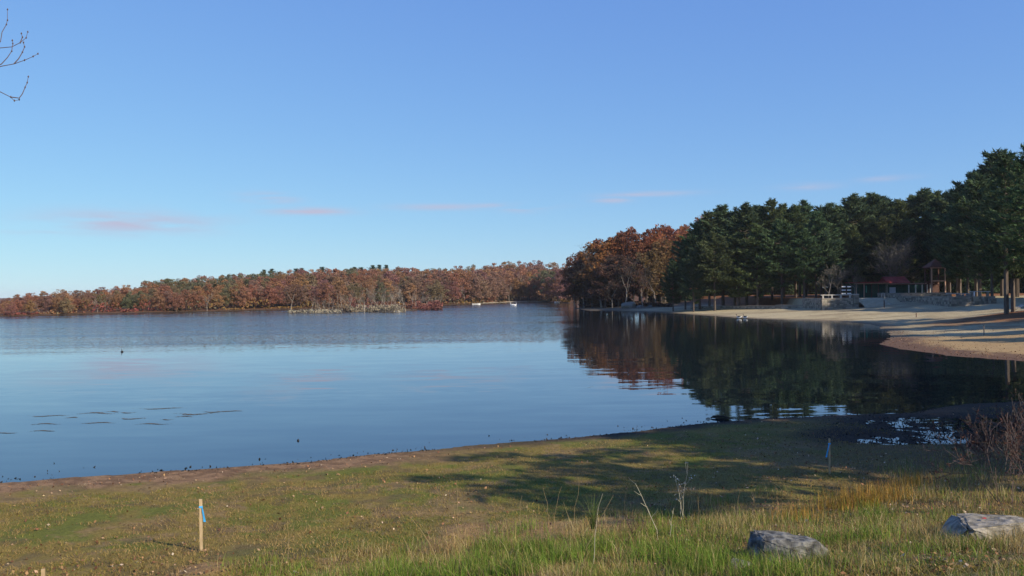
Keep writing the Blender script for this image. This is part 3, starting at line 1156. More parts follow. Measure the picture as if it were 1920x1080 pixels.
# ------------------------------------------------------------------ pine grove behind the beach
pines = [pine_proto(500 + i, 23, 6.4 + .6 * (i % 2), (.18, .22, .15, .25)[i], 1.05, 1.05) for i in range(4)]
PINE_C = (.070, .105, .052)
PX = [1255, 1290, 1320, 1355, 1400, 1450, 1510, 1554, 1602, 1640, 1669, 1732, 1792, 1828, 1874, 1905]
PY = [470, 430, 398, 385, 381, 371, 378, 381, 366, 363, 367, 356, 350, 322, 284, 279]
grove = [  # px, depth, share of skyline height
    (1262, 205, .80), (1285, 212, .92), (1312, 208, .92), (1330, 206, 1.0), (1356, 206, 1.0), (1378, 216, .93), (1400, 204, 1.0), (1425, 214, .95), (1448, 205, 1.0), (1470, 216, .96),
    (1492, 206, .95), (1512, 214, 1.0), (1300, 196, .72), (1340, 195, .78), (1420, 194, .80), (1385, 197, .74), (1466, 193, .82), (1508, 190, .72), (1530, 196, .90), (1556, 210, 1.0), (1548, 191, .70),
    (1578, 222, .95), (1602, 216, 1.0), (1622, 226, .97), (1641, 218, 1.0), (1662, 226, .98), (1690, 214, .95), (1712, 224, .98), (1733, 214, 1.0), (1758, 222, .97), (1780, 210, .98), (1800, 200, .98),
    (1600, 206, .72), (1655, 208, .80), (1700, 207, .75), (1745, 206, .82), (1795, 190, .86), (1815, 178, .80), (1838, 170, .96), (1500, 225, .98), (1860, 160, .75), (1908, 168, .9), (1965, 150, .9), (1880, 185, 1.0), (1830, 190, 1.0), (1540, 232, .98)]
grove.sort()
g_count = {}
glab = ['dark pine of the grove front row, {} counted from the left', 'tall pine of the grove back rows, {} counted from the left', 'tall pine behind the pavilion, {} counted from the left', 'tall pine right of the terrace walls, {} counted from the left']
for i, (px, D, f) in enumerate(grove):
    x = at_d(px, 560, D).x
    g = H1(x, D)
    pys = float(np.interp(px, PX, PY)) + rnd.uniform(-1, 4)
    Ht = (at_d(px, pys, D).z - g) * f
    lab = glab[3] if px > 1785 else glab[2] if px > 1565 else (glab[0] if D < 200 else glab[1])
    g_count[lab] = g_count.get(lab, 0) + 1
    lab = lab.format(ORD[g_count[lab] - 1])
    k = rnd.uniform(.9, 1.15)
    plant_tree('pine_tree', pines[(i * 7) % 4], (x, D, g - .1), lab, 'tree', 'pines of the lakeside grove', rnd.uniform(0, 6.28), (Ht / 23 * k, Ht / 23 * k, Ht / 23),
               jit(PINE_C if rnd.random() < .7 else (.090, .115, .050), .2), M['pine_bark'], M['needle'])
# low-branched pines closing the far side of the clearing behind the grove
hedge = [pine_proto(540 + i, 16, 6.5, .03, .9, 1.2, False) for i in range(2)]
for i, px in enumerate(np.arange(1232, 1990, 21)):
    D = (292 if px < 1560 else 248) + rnd.uniform(-7, 7)
    x = at_d(px, 560, D).x
    g = H1(x, D)
    plant_tree('pine_tree', hedge[i % 2], (x, D, g - .3), f'low-branched pine closing the clearing behind the {"grove" if px < 1560 else "pavilion"}', 'tree', 'pines at the back of the clearing', rnd.uniform(0, 6.28), rnd.uniform(.8, 1.1),
               jit(PINE_C, .2), M['pine_bark'], M['needle'])
big = [pine_proto(520 + i, 25, 5.6, (.30, .24)[i], .9, .75, False) for i in range(2)]
for px, py, top, D, lab, i in ((1887, 584, 284, 116, 'tall pine with twin trunk neighbour on sandy bank at far right', 0), (1899, 582, 300, 119, 'slimmer pine close beside the tall pine on the right bank', 1),
                               (1942, 592, 262, 108, 'tall pine half cut off at the right edge of the view', 0)):
    x = at_d(px, 560, D).x
    g = H1(x, D)
    Ht = at_d(px, top, D).z - g
    plant_tree('pine_tree', big[i], (x, D, g - .2), lab, 'tree', 'large pines on the right bank', rnd.uniform(0, 6.28), Ht / 25, jit((.075, .112, .052), .1), M['pine_bark'], M['needle'])
# pines on the bank just right of the view; their shadows lie over the beach
for x, y, Ht in ((84, 98, 23), (94, 92, 24), (80, 84, 22), (92, 78, 24), (104, 86, 25), (74, 71, 21), (88, 66, 22), (106, 100, 24), (70, 60, 19), (97, 136, 23), (106, 144, 24), (103, 128, 24), (112, 134, 24)):
    plant_tree('pine_tree', pines[rnd.randrange(4)], (x, y, H1(x, y) - .2), 'pine on the right bank beyond the view, shading the beach', 'tree', 'pines shading the beach',
               rnd.uniform(0, 6.28), Ht / 23, PINE_C, M['pine_bark'], M['needle'])
# trees on the near bank right of the viewer; their shadows streak the lawn
near_tr = [oak_proto(560 + i, 16, 4.6, 66, 52, .22, .34) for i in range(2)] + [None, None, oak_proto(564, 18, 3.7, 48, 46, .22, .60)]
for x, y, Ht, k in ((20.5, 7.0, 12.8, 4), (26, 12.6, 14, 1), (23.3, 9.4, 14.3, 4), (28, 14.4, 15, 2), (31.2, 17.2, 16, 3), (34.5, 21.3, 16, 0), (38.5, 24.5, 17, 2), (44, 28.5, 18, 3), (50, 32, 19, 2), (32, 13.4, 15, 3), (37, 17.5, 16, 2), (43, 22, 18, 0), (29.5, 11.8, 13, 3)):
    if k in (0, 1, 4):
        plant_tree('oak_tree', near_tr[k], (x, y, H1(x, y) - .2), 'oak on the near bank beyond the view, shading the lawn', 'tree', 'trees shading the near lawn', rnd.uniform(0, 6.28), Ht / (18 if k == 4 else 16),
                   (.15, .08, .035), M['bark'], M['leaf'])
    else:
        plant_tree('pine_tree', pines[k], (x, y, H1(x, y) - .2), 'pine on the near bank beyond the view, shading the lawn', 'tree', 'trees shading the near lawn', rnd.uniform(0, 6.28), Ht / 23,
                   PINE_C, M['pine_bark'], M['needle'])
# small leafless trees in front of the pavilion
small_bare = [bare_proto(600, 9, 5, 2, .55), bare_proto(601, 9, 5, 1, .6), bare_proto(602, 11, 5, 4, .5)]
for px, D, top, i, lab in ((1553, 181, 492, 1, 'small yellow-green half-bare tree behind the white-capped stone wall'), (1575, 182, 497, 0, 'small forked bare tree left of the white slatted rack'),
                           (1601, 182, 495, 1, 'small pale-barked bare tree at left corner of the pavilion'), (1668, 192, 440, 2, 'large many-stemmed bare tree rising over the red pavilion roof')):
    x = at_d(px, 560, D).x
    g = H1(x, D)
    Ht = at_d(px, top, D).z - g
    plant_tree('bare_tree', small_bare[i], (x, D, g - .1), lab, 'tree', None, rnd.uniform(0, 6.28), Ht / (9 if i < 2 else 11), (.12, .12, .06), M['bare'], M['grey_twig'])

# ------------------------------------------------------------------ stone terrace walls
def stone_wall(name, p0, p1, z0, z1, label, thick=.6, group=None, course=.34, cap=None):
    """rubble wall from p0 to p1: mortar core, rough stones on its faces, flat coping"""
    a, b_ = Vector((*p0, 0)), Vector((*p1, 0))
    ln = (b_ - a).length
    rz = math.atan2(b_.y - a.y, b_.x - a.x)
    t = thing(name, ((a.x + b_.x) / 2, (a.y + b_.y) / 2, z0), label, 'wall', group, rz)
    Hh = z1 - z0
    MB().box((0, 0, Hh / 2 - .25), (ln - .06, thick - .1, Hh + .44)).build('mortar_core', M['mortar'], t)
    st = MB()
    z = -.3
    while z < Hh - .08:
        hh = min(course * rnd.uniform(.8, 1.25), Hh - z)
        for sy in (-1, 1):
            x = -ln / 2
            while x < ln / 2 - .05:
                w = min(rnd.uniform(.28, .75), ln / 2 - x)
                st.box((x + w / 2, sy * (thick / 2 - .02), z + hh / 2), (w * .94, .16 + rnd.uniform(0, .07), hh * .93), 0, .025)
                x += w
        for sx in (-1, 1):
            y = -thick / 2 + .1
            while y < thick / 2 - .12:
                w = min(rnd.uniform(.25, .5), thick / 2 - .1 - y)
                st.box((sx * (ln / 2 - .02), y + w / 2, z + hh / 2), (.16 + rnd.uniform(0, .06), w * .94, hh * .93), 0, .025)
                y += w
        z += hh
    o = st.build('stones', M['stone'], t)
    o['kind'] = 'stuff'
    x = -ln / 2 - .05
    while x < ln / 2 - .1:
        w = min(rnd.uniform(.6, 1.1), ln / 2 + .05 - x)
        MB().box((x + w / 2, 0, Hh + .055), (w * .97, thick + .14, .13), 0, .012).build('coping_stone', cap or M['stone'], t)
        x += w
    return t


D1, D2, D3 = 170, 174.4, 153.6
xw = lambda px, D: at_d(px, 560, D).x
g1 = H1(xw(1560, D1 - 2), D1 - 2) - .1
xa, xb = xw(1540, D1), xw(1598, D1)
stone_wall('stone_wall', (xa, D1), (xb, D1), g1, 3.2, 'sunlit rubble terrace wall with a white rail along its top', course=.3)
stone_wall('stone_wall', (xa + .31, D1 + .35), (xa + .31, D1 + 11), g1, 3.2, 'shaded side wall running back from the white-railed terrace corner')
t = thing('white_rail', (0, 0, 0), 'white rail on short posts along the sunlit terrace wall', 'railing')
for k in range(4):
    MB().box((xa + .35 + k * (xb - xa - .8) / 3, D1 + .05, 3.33 + .28), (.26, .26, .55)).build('post', M['coping'], t)
MB().box(((xa + xb) / 2 - .05, D1 + .05, 3.97), (xb - xa + .1, .34, .17)).build('rail', M['coping'], t)
xc = xw(1604, D1)
t = stone_wall('stone_pier', (xc - .55, D1 + .2), (xc + .55, D1 + .2), g1, 4.0, 'square stone pier at the head of the beach steps', thick=1.1, cap=M['coping'])
# broad steps
xs0, xs1 = xw(1609, D1), xw(1662, D1)
t = thing('beach_steps', ((xs0 + xs1) / 2, 166.5, 0), 'broad pale concrete steps leading from the sand to the terrace', 'steps')
gs = H1((xs0 + xs1) / 2, 166)
n = 8
for k in range(n):
    z = gs - .05 + (FLOOR + .02 - gs) * (k + 1) / n
    MB().box((0, .62 * k + (9 - .62 * k) / 2, z - .5), (xs1 - xs0, 9 - .62 * k, 1.0)).build('step', M['concrete'], t)
xd, xe = xw(1685, D2), xw(1783, D2)
g2 = H1(xd + 3, D2 - 2) - .1
stone_wall('stone_wall', (xd, D2), (xe, D2), g2, 4.05, 'long rubble terrace wall below the green pavilion front', course=.36)
stone_wall('stone_wall', (xd + .31, D2 + .35), (xd + .31, D2 + 10), g2, 4.05, 'shaded side wall right of the beach steps')
xf, xg = xw(1782, D3), xw(1864, D3)
g3 = H1(xf + 3, D3 - 2) - .1
stone_wall('stone_wall', (xf, D3), (xg, D3), g3, 3.45, 'dark shaded terrace wall standing forward at right of the beach')
stone_wall('stone_wall', (xf + .31, D3 + .35), (xf + .31, D2 - .4), g3, 3.45, 'shaded side wall of the forward terrace at right')
xh = xw(1862, D3 - 1.2)
stone_wall('stone_pier', (xh - .45, D3 - 1.0), (xh + .45, D3 - 1.0), g3, 3.1, 'small sunlit stone buttress at right end of the dark wall', thick=.9)
for px, w, z, lab in ((1797, 4.2, 4.0, 'long pale slab bench on stone piers above the dark forward wall'), (1837, 3.6, 4.35, 'shorter pale slab bench above the right end of the dark wall')):
    x = xw(px, D3 + 2)
    t = thing('slab_bench', (x, D3 + 2, FLOOR), lab, 'bench')
    for k in (-1, 0, 1):
        MB().box((k * w * .4, 0, (z - FLOOR) / 2 - .05), (.35, .5, z - FLOOR + .1), 0, .02).build('pier', M['stone'], t)
    MB().box((0, 0, z - FLOOR + .06), (w, .7, .14)).build('slab', M['coping'], t)
for k, px in enumerate((1795, 1801, 1806, 1813, 1818)):
    rock('cap_stone', (xw(px, D3), D3, 3.66), (.26 + .05 * (k % 2), .25, .26 + .07 * ((k * 7) % 3)), 700 + k, M['rock_pale'], 'pale upright cap stone in a row along the dark forward wall', rough=.3,
         group='pale cap stones on the forward wall', sub=2)
x = xw(1827, D3)
t = thing('white_bollard', (x, D3, 3.58), 'bright white post standing on the dark forward wall', 'post')
MB().tube([(0, 0, 0), (0, 0, .62), (0, 0, .68)], [.11, .11, .07], 10).build('shaft', M['white'], t)
MB().tube([(0, 0, .68), (0, 0, .74), (0, 0, .78)], [.13, .13, .03], 10).build('post_cap', M['white'], t)
# low dark wall running left from the terrace
pl = [(1507, 181), (1455, 186), (1400, 193), (1350, 202), (1296, 212)]
for (pa, Da), (pb, Db) in zip(pl[:-1], pl[1:]):
    x0, x1 = xw(pa, Da), xw(pb, Db)
    g = min(H1(x0, Da), H1(x1, Db))
    stone_wall('stone_wall', (x1 + .05, Db), (x0 - .05, Da), g - .1, g + .75, f'low dark stone wall {"nearest the terrace" if pa == 1507 else "left of the terrace" if pa == 1455 else "under the middle pines" if pa == 1400 else "farthest left under the pines"}, fronting the pine grove',
               thick=.5, course=.26)

# ------------------------------------------------------------------ white slatted rack
x = xw(1587, 181)
t = thing('slatted_rack', (x, 181, FLOOR), 'white slatted rack with two bays of three boards behind the terrace rail', 'rack')
for bx in (-.58, .58):
    for k in range(3):
        MB().box((bx, -.07, 1.0 + k * .72), (.86, .05, .24)).build('slat', M['white'], t)
for px_ in (-1.05, -.12, .12, 1.05):
    MB().box((px_, 0, 1.35), (.09, .09, 2.7)).build('post', M['dark_timber'], t)

# ------------------------------------------------------------------ pavilion
D = 186.0
x0, x1, x2 = xw(1605, D), xw(1664, D), xw(1760, D)
ox = (x0 + x2) / 2
t = thing('pavilion', (ox, D, FLOOR), 'long green-boarded beach pavilion with timber posts and red sheet roof', 'building')
back = 5.2
eave = 3.0
# boarded wall: each board its own piece
bw = .62
x = x0 - ox + .3
bm_ = None
k = 0
while x < x2 - ox - .2:
    o = MB().box((x + bw / 2, 1.6 + .02 * (k % 2), 1.42), (bw - .03, .08, 2.84)).build('board', M['green'], t)
    x += bw
    k += 1
MB().box(((x0 + x2) / 2 - ox, 3.4, 1.4), (x2 - x0 - .8, 3.3, 2.75)).build('wall', M['green'], t)
MB().box((xw(1630, D) - ox, 1.5, 1.85), (.22, .05, 1.5)).build('panel', M['teal'], t)
MB().box((xw(1679, D) - ox, 1.35, 1.45), (1.35, .06, 1.5)).build('notice_board', M['notice'], t)
MB().box((xw(1668, D) - ox, 1.32, 1.7), (.5, .3, 2.5)).build('pier', M['rock_pale'], t)
for px_ in (1605.5, 1620):
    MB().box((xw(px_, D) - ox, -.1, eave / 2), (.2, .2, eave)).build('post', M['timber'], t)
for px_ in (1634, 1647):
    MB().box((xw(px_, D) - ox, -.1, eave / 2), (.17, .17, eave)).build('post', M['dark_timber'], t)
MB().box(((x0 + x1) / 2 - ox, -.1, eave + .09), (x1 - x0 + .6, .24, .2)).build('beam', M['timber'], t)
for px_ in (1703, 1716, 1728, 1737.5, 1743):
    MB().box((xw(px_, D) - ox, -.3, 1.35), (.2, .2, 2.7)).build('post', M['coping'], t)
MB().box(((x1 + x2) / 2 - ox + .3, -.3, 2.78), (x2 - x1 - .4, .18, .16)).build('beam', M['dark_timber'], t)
for k in range(13):
    xx = x1 - ox + .6 + k * (x2 - x1 - 1.0) / 12
    MB().box((xx, .5, 2.95), (.12, 2.4, .16)).build('rafter', M['timber'], t)
rl0, rl1 = x0 - ox - .3, x1 - ox + .1
MB().box(((rl0 + rl1) / 2, 2.4, eave + .32), (rl1 - rl0, 6.2, .24)).build('flat_roof', M['red_roof'], t)
rm0, rm1 = x1 - ox + .12, xw(1707, D) - ox
rz0, rz1 = eave + .15, eave + 1.55
rf = MB()
for yy0, yy1 in ((-.2, 2.6), (5.4, 2.6)):
    rf.poly([(rm0, yy0, rz0), (rm1, yy0, rz0), (rm1, yy1, rz1), (rm0, yy1, rz1)])
    rf.poly([(rm0, yy0, rz0 - .1), (rm0, yy1, rz1 - .1), (rm1, yy1, rz1 - .1), (rm1, yy0, rz0 - .1)])
    rf.poly([(rm0, yy0, rz0 - .1), (rm1, yy0, rz0 - .1), (rm1, yy0, rz0), (rm0, yy0, rz0)])
for xx in (rm0 + .1, rm1 - .1):
    rf.poly([(xx, -.1, rz0 - .05), (xx, 5.3, rz0 - .05), (xx, 2.6, rz1 - .05)])
ro = rf.build('gable_roof', M['red_roof'], t)
k = rm0 + .3
while k < rm1:                                # standing seams
    MB().tube([(k, -.22, rz0 + .02), (k, 2.58, rz1 + .02)], [.035, .035], 4).build('roof_seam', M['red_roof'], ro)
    k += .8

# lookout tower with pyramid roof
D = 183.0
xt0, xt1 = xw(1747, D), xw(1774, D)
cx = (xt0 + xt1) / 2
w = (xt1 - xt0) / 2
t = thing('lookout_tower', (cx, D + w, FLOOR), 'timber lookout tower with brown pyramid roof and railed platform', 'tower')
top = at_d(1760, 503, D).z - FLOOR
apex = at_d(1759, 485.5, D + w).z - FLOOR
mid = at_d(1760, 527, D).z - FLOOR
for sx in (-1, 1):
    for sy in (-1, 1):
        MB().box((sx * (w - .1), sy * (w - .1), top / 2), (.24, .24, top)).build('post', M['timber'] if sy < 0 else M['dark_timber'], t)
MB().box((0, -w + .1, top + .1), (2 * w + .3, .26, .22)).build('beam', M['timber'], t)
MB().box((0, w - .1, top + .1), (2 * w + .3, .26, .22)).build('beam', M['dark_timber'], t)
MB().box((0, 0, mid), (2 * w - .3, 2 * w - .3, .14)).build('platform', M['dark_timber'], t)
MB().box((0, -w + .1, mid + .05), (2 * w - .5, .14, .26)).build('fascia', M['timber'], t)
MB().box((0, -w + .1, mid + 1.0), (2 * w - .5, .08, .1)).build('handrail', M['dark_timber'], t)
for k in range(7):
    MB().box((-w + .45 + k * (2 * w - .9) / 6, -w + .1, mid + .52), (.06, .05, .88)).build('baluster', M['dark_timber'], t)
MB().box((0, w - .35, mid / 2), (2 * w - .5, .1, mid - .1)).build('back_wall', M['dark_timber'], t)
e = w + .45
pr = MB()
for (ax, ay), (bx, by) in (((-e, -e), (e, -e)), ((e, -e), (e, e)), ((e, e), (-e, e)), ((-e, e), (-e, -e))):
    pr.poly([(ax, ay, top + .22), (bx, by, top + .22), (0, 0, apex)])
pr.poly([(-e, -e, top + .22), (-e, e, top + .22), (e, e, top + .22), (e, -e, top + .22)])
ro = pr.build('roof', M['roof_brown'], t)
for k in range(5):
    f = 1 - k / 5.5
    zz = top + .22 + (apex - top - .22) * (k / 5.5)
    MB().box((0, -e * f, zz + .02), (2 * e * f, .05, .05)).build('shingle_course', M['roof_brown'], ro)

# small handrail by the steps
t = thing('pipe_rail', (xw(1656, 172), 172, FLOOR), 'small bent pipe handrail at the head of the beach steps', 'railing')
MB().tube([(-.3, 0, 0), (-.3, 0, .95), (-.2, 0, 1.05), (.2, 0, 1.05), (.3, 0, .95), (.3, 0, 0)], [.045] * 6, 6).build('pipe', M['coping'], t)
MB().tube([(-.3, 0, .5), (.3, 0, .5)], [.035, .035], 6).build('crossbar', M['coping'], t)

# ------------------------------------------------------------------ stakes
def stake(px, py, top_px, label, ribbon, sway=0.06, wd=.038, rz=.2, mater='wood', tail=.30, hang=.28, group='survey stakes'):
    p = on(px, py)
    hgt = (py - top_px) / FOC * p.y
    t = thing('survey_stake', p, label, 'stake', group, rz)
    mb = MB()
    mb.box((0, 0, hgt / 2 - .1), (wd, wd * .55, hgt + .2), 0, wd * .04)
    mb.build('shaft', M[mater], t)
    if ribbon:
        zr = hgt * .85
        o = MB().box((0, 0, zr), (wd + .012, wd * .55 + .012, .034)).build('ribbon', M['ribbon'], t)
        mb = MB()
        n = 8
        for k in range(n):
            s0, s1 = k / n, (k + 1) / n
            f = lambda s: (wd * .5 * np.sign(sway) + sway * s ** .8, -.022 - .01 * math.sin(s * 5), zr - .012 - hgt * hang * s)
            a, b2 = f(s0), f(s1)
            wa, wb = .010 + .012 * s0, .010 + .012 * s1
            mb.poly([(a[0] - wa, a[1], a[2]), (a[0] + wa, a[1] - .006, a[2]), (b2[0] + wb, b2[1] - .006, b2[2]), (b2[0] - wb, b2[1], b2[2])])
            mb.poly([(a[0] - wa, a[1] + .003, a[2]), (b2[0] - wb, b2[1] + .003, b2[2]), (b2[0] + wb, b2[1] - .003, b2[2]), (a[0] + wa, a[1] - .003, a[2])])
        mb.build('ribbon_tail', M['ribbon'], o)
    return t


stake(377.5, 1033, 936, 'wooden survey stake with hanging blue ribbon on sunlit lawn at left', True, .045, .052)
stake(1556, 889, 822, 'wooden survey stake with blue ribbon in the shade near the straw grass', True, -.075, .045, .1, hang=.36)
stake(81, 1100, 1067, 'top of a short plain wooden stake at the bottom left', False, wd=.055)
stake(1845, 629, 609, 'thin grey stake alone on the leaf-strewn right beach', False, wd=.10, mater='bare', group=None)
stake(1658, 577, 563, 'dark post standing in sand before the beach steps', False, wd=.16, mater='dark_timber', group=None)
stake(1718, 595, 587, 'short dark peg in the streaked sand right of the middle', False, wd=.13, mater='dark_timber', group=None)
stake(1622.5, 799, 776, 'thin dark stick upright in the mud by the puddles', False, wd=.03, mater='bark', group=None)

# ------------------------------------------------------------------ rocks
p = on(1848, 1012)
boulder((p.x + .10, p.y + .25, p.z + .0), (.76, .55, .40), 14, M['rock_pale'], 'broad pale flat-topped boulder with a red leaf at lower right', .2, 16, .72)
p2 = on(1487, 1048)
boulder((p2.x, p2.y + .15, p2.z + .03), (.64, .45, .38), 33, M['rock'], 'dark grey fractured boulder among green grass at bottom right', -.1, 26, .8)
p3 = on(1383, 1062)
rock('boulder', (p3.x, p3.y, p3.z + .0), (.26, .20, .14), 31, M['rock'], 'small brownish half-buried stone left of the grey boulder', .4, .2, .6)
x, y = at_z(1181, 580.5)
rock('boulder', (x, y + 1.5, .75), (2.7, 2.0, 1.55), 41, M['rock_pale'], 'big rounded pale boulder at the waterline below the headland', .2, .1)
x, y = at_z(1203, 581)
rock('boulder', (x, y + 3, .45), (1.5, 1.2, .8), 43, M['rock'], 'smaller dark rock just right of the big lakeside boulder', .7, .2)
x, y = at_z(1224, 581)
rock('boulder', (x, y + 5, .6), (1.1, .9, .6), 47, M['rock'], 'low dark rock at the shaded end of the beach', 1.2, .2)
p = on(1915, 577)
rock('boulder', (p.x, p.y, p.z + .2), (.45, .4, .35), 53, M['coping'], 'small white stone on the sandy bank at right edge', 0, .25, sub=3)
p = on(1906, 580)
rock('boulder', (p.x, p.y, p.z + .1), (.75, .4, .3), 59, M['rock_pale'], 'low tan stone beside the pine trunks on the right bank', 0, .25, sub=3)
p = Vector((on(1848, 1012).x, on(1848, 1012).y, 0))
rl = MB()
rl.poly([(0, -.05, 0), (.06, -.03, .012), (.085, 0, .0), (.06, .035, .014), (0, .05, .002), (-.05, .03, .01), (-.08, 0, .0), (-.05, -.035, .012)])
rl.poly([(-.08, 0, .004), (-.13, -.01, .01), (-.13, -.003, .012)])
M['red_leaf'] = mat('red_leaf', (.32, .03, .02), .6)
o = rl.build('red_leaf', M['red_leaf'])
o.location = (p.x + .05, p.y + .12, on(1848, 1012).z + .29)
o.rotation_euler = (.1, 0, .4)
o.scale = (.55, .55, .55)
tag(o, 'single red fallen leaf lying on the pale boulder', 'leaf')

# ------------------------------------------------------------------ birds, boats, floats
def bird(name, loc, rz, s, path, rads, body_m, label, cat, group=None, bill=None, dark=None, legs=False):
    t = thing(name, loc, label, cat, group, rz, s)
    MB().tube(path, rads, 10).build('body', body_m, t, smooth=True)
    if dark:
        MB().tube(dark[0], dark[1], 10).build('neck', M['goose_dark'], t, smooth=True)
    if bill:
        MB().tube(bill, [.028, .022, .006], 6).build('bill', M['bill'] if name == 'swan' else M['goose_dark'], t, smooth=True)
    for sy in (-1, 1):
        w = MB().tube([(-.42, sy * .12, .34), (-.2, sy * .17, .36), (.05, sy * .19, .33), (.2, sy * .15, .28)], [(.02, .03), (.05, .12), (.05, .13), (.02, .04)], 8)
        w.build('wing', M['goose_dark'] if dark else body_m, t, smooth=True)
    if legs:
        for sy in (-1, 1):
            MB().tube([(0, sy * .07, .12), (.02, sy * .07, 0), (.08, sy * .07, -.005)], [.018, .014, .02], 5).build('leg', M['goose_dark'], t)
    return t


body = [(-.55, 0, .32), (-.42, 0, .27), (-.2, 0, .21), (.05, 0, .20), (.25, 0, .23), (.36, 0, .30)]
brad = [.02, (.11, .09), (.21, .18), (.24, .20), (.17, .16), (.06, .06)]
swan_path = body + [(.40, 0, .45), (.36, 0, .62), (.38, 0, .76), (.47, 0, .80), (.54, 0, .77)]
swan_rad = brad[:-1] + [.085, .055, .045, .045, .055, .03]
for px, f, lab in ((960.5, 1.25, 'left one of two white swans floating off the far beach'), (965.5, 1.1, 'right one of two white swans floating off the far beach')):
    x, y = at_z(px, 573.0)
    bird('swan', (x, y, -.12), 2.9 if px < 962 else .2, f * 1.25, swan_path, swan_rad, M['swan'], lab, 'swan', 'swans on the lake', [(.54, 0, .775), (.60, 0, .755), (.66, 0, .74)])
goose_neck = [(.22, 0, .30), (.34, 0, .42), (.37, 0, .56), (.36, 0, .68), (.42, 0, .74), (.50, 0, .71)]
for px, rz, lab in ((1386, 2.6, 'left goose of the pair standing at the beach waterline'), (1398, 2.2, 'right goose of the pair standing at the beach waterline')):
    x, y = at_z(px, 597.2)
    bird('goose', (x, y + .3, .03), rz, 1.0, body, brad, M['swan'], lab, 'goose', 'geese on the beach', [(.50, 0, .71), (.55, 0, .695), (.58, 0, .69)], (goose_neck, [.09, .055, .042, .042, .055, .03]), True)
x, y = at_z(229, 660)
t = thing('water_bird', (x, y, -.07), 'dark long-necked water bird swimming alone on the left of the lake', 'bird', None, 2.2, .5)
MB().tube(body, brad, 10).build('body', M['goose_dark'], t, smooth=True)
MB().tube(goose_neck, [.09, .055, .042, .042, .055, .03], 8).build('neck', M['goose_dark'], t, smooth=True)
MB().tube([(.50, 0, .71), (.57, 0, .695), (.63, 0, .69)], [.025, .018, .006], 6).build('bill', M['bill'], t)


def rowboat(px, py, ln, rz, label):
    x, y = at_z(px, py)
    t = thing('rowboat', (x, y, 0), label, 'boat', None, rz)
    n, rows_ = 11, []
    for i in range(n):
        s = i / (n - 1) * 2 - 1
        w = ln * .19 * (1 - max(0, s) ** 2.4) * (1 - .25 * max(0, -s))
        sh = .42 + .14 * s * s
        rows_.append([(s * ln / 2, -w, sh), (s * ln / 2, -w * .8, .1), (s * ln / 2, 0, -.08), (s * ln / 2, w * .8, .1), (s * ln / 2, w, sh)])
    hb = MB()
    for a, b2 in zip(rows_[:-1], rows_[1:]):
        for k in range(4):
            hb.poly([a[k], b2[k], b2[k + 1], a[k + 1]])
    hb.poly(rows_[0])
    hb.build('hull', M['white'], t)
    for s in (-.25, .2):
        MB().box((s * ln, 0, .3), (.22, ln * .33, .04)).build('thwart', M['wood'], t)
    g = MB()
    g.tube([r_[0] for r_ in rows_], [.03] * n, 5)
    g.build('gunwale', M['white'], t)
    g = MB()
    g.tube([r_[4] for r_ in rows_], [.03] * n, 5)
    g.build('gunwale', M['white'], t)
    return t


rowboat(893, 571.6, 3.4, .15, 'small white rowboat moored under the far trees left of the swans')
rowboat(1045, 567.6, 2.8, .5, 'tiny white rowboat at the far shore near the headland tip')
x, y = at_z(559, 826.5)
t = thing('float_ball', (x, y, .01), 'small dark float bobbing on the near water', 'float', None, 0, .65)
MB().tube([(0, 0, -.06), (0, 0, -.04), (0, 0, .02), (0, 0, .06), (0, 0, .08)], [.02, .055, .07, .05, .015], 10).build('ball', M['buoy'], t, smooth=True)
MB().tube([(0, 0, .08), (0, 0, .10), (.015, 0, .115)], [.008, .008, .008], 5).build('eyelet', M['buoy'], t)
# driftwood loop at the near waterline
x, y = at_z(1351, 785.5)
t = thing('driftwood', (x, y, .03), 'dark forked driftwood loop lying in the shallows', 'driftwood')
MB().tube([(-.36, .15, 0), (-.22, .30, .05), (0, .34, .03), (.2, .12, .05), (.38, -.12, .0)], [.03, .035, .04, .035, .02], 6).build('branch', M['mud'], t)
MB().tube([(-.30, .22, .02), (-.18, -.05, .02), (-.06, -.30, .03), (.15, -.28, .02), (.34, -.08, .02)], [.03, .035, .04, .03, .02], 6).build('branch', M['mud'], t)
MB().tube([(-.62, .0, -.005), (-.52, .02, .01), (-.42, .02, 0)], [.015, .03, .015], 5).build('twig', M['mud'], t)

# ------------------------------------------------------------------ floating weed
mats = [(91, 780, 26, 3), (135, 783, 9, 2), (180, 775, 30, 4), (214, 772, 10, 2), (237, 774, 12, 2), (247, 785, 20, 3), (305, 766, 33, 3), (183, 793, 24, 2.5), (85, 795, 20, 2.5),
        (287, 795, 24, 2.5), (312, 787, 8, 1.5), (365, 776, 32, 5), (408, 772, 22, 3), (435, 771, 16, 2), (345, 781, 14, 2), (82, 808, 20, 2), (10, 812, 18, 1.5)]
for i, (px, py, hw, hh) in enumerate(mats):
    x, y = at_z(px, py)
    sx_, sy_ = hw / FOC * y, hh / FOC * y / (CAM_H / y)
    n = int(40 + hw * 9)
    q = rng.normal(size=(n, 2)) * .5
    q[:, 1] = .35 * q[:, 1] + .5 * np.sin(q[:, 0] * 2.5 + i)
    C = np.stack([q[:, 0] * sx_, q[:, 1] * sy_ * .55, np.full(n, .012) + rng.random(n) * .012], 1)
    C[:, 2] = .004 + rng.random(n) * .006
    Vq, Fq = leaf_quads(C, .042, rng, 1.0, .4)
    Vq[:, 2] = np.abs(Vq[:, 2] * .15) + .003
    t = thing('weed_mat', (x, y, .004), 'thin brown raft of weed floating on the calm left water', 'water weed', 'floating weed rafts')
    o = link('strands', np_mesh('strands', Vq, Fq), M['weed'], t)
    o['kind'] = 'stuff'
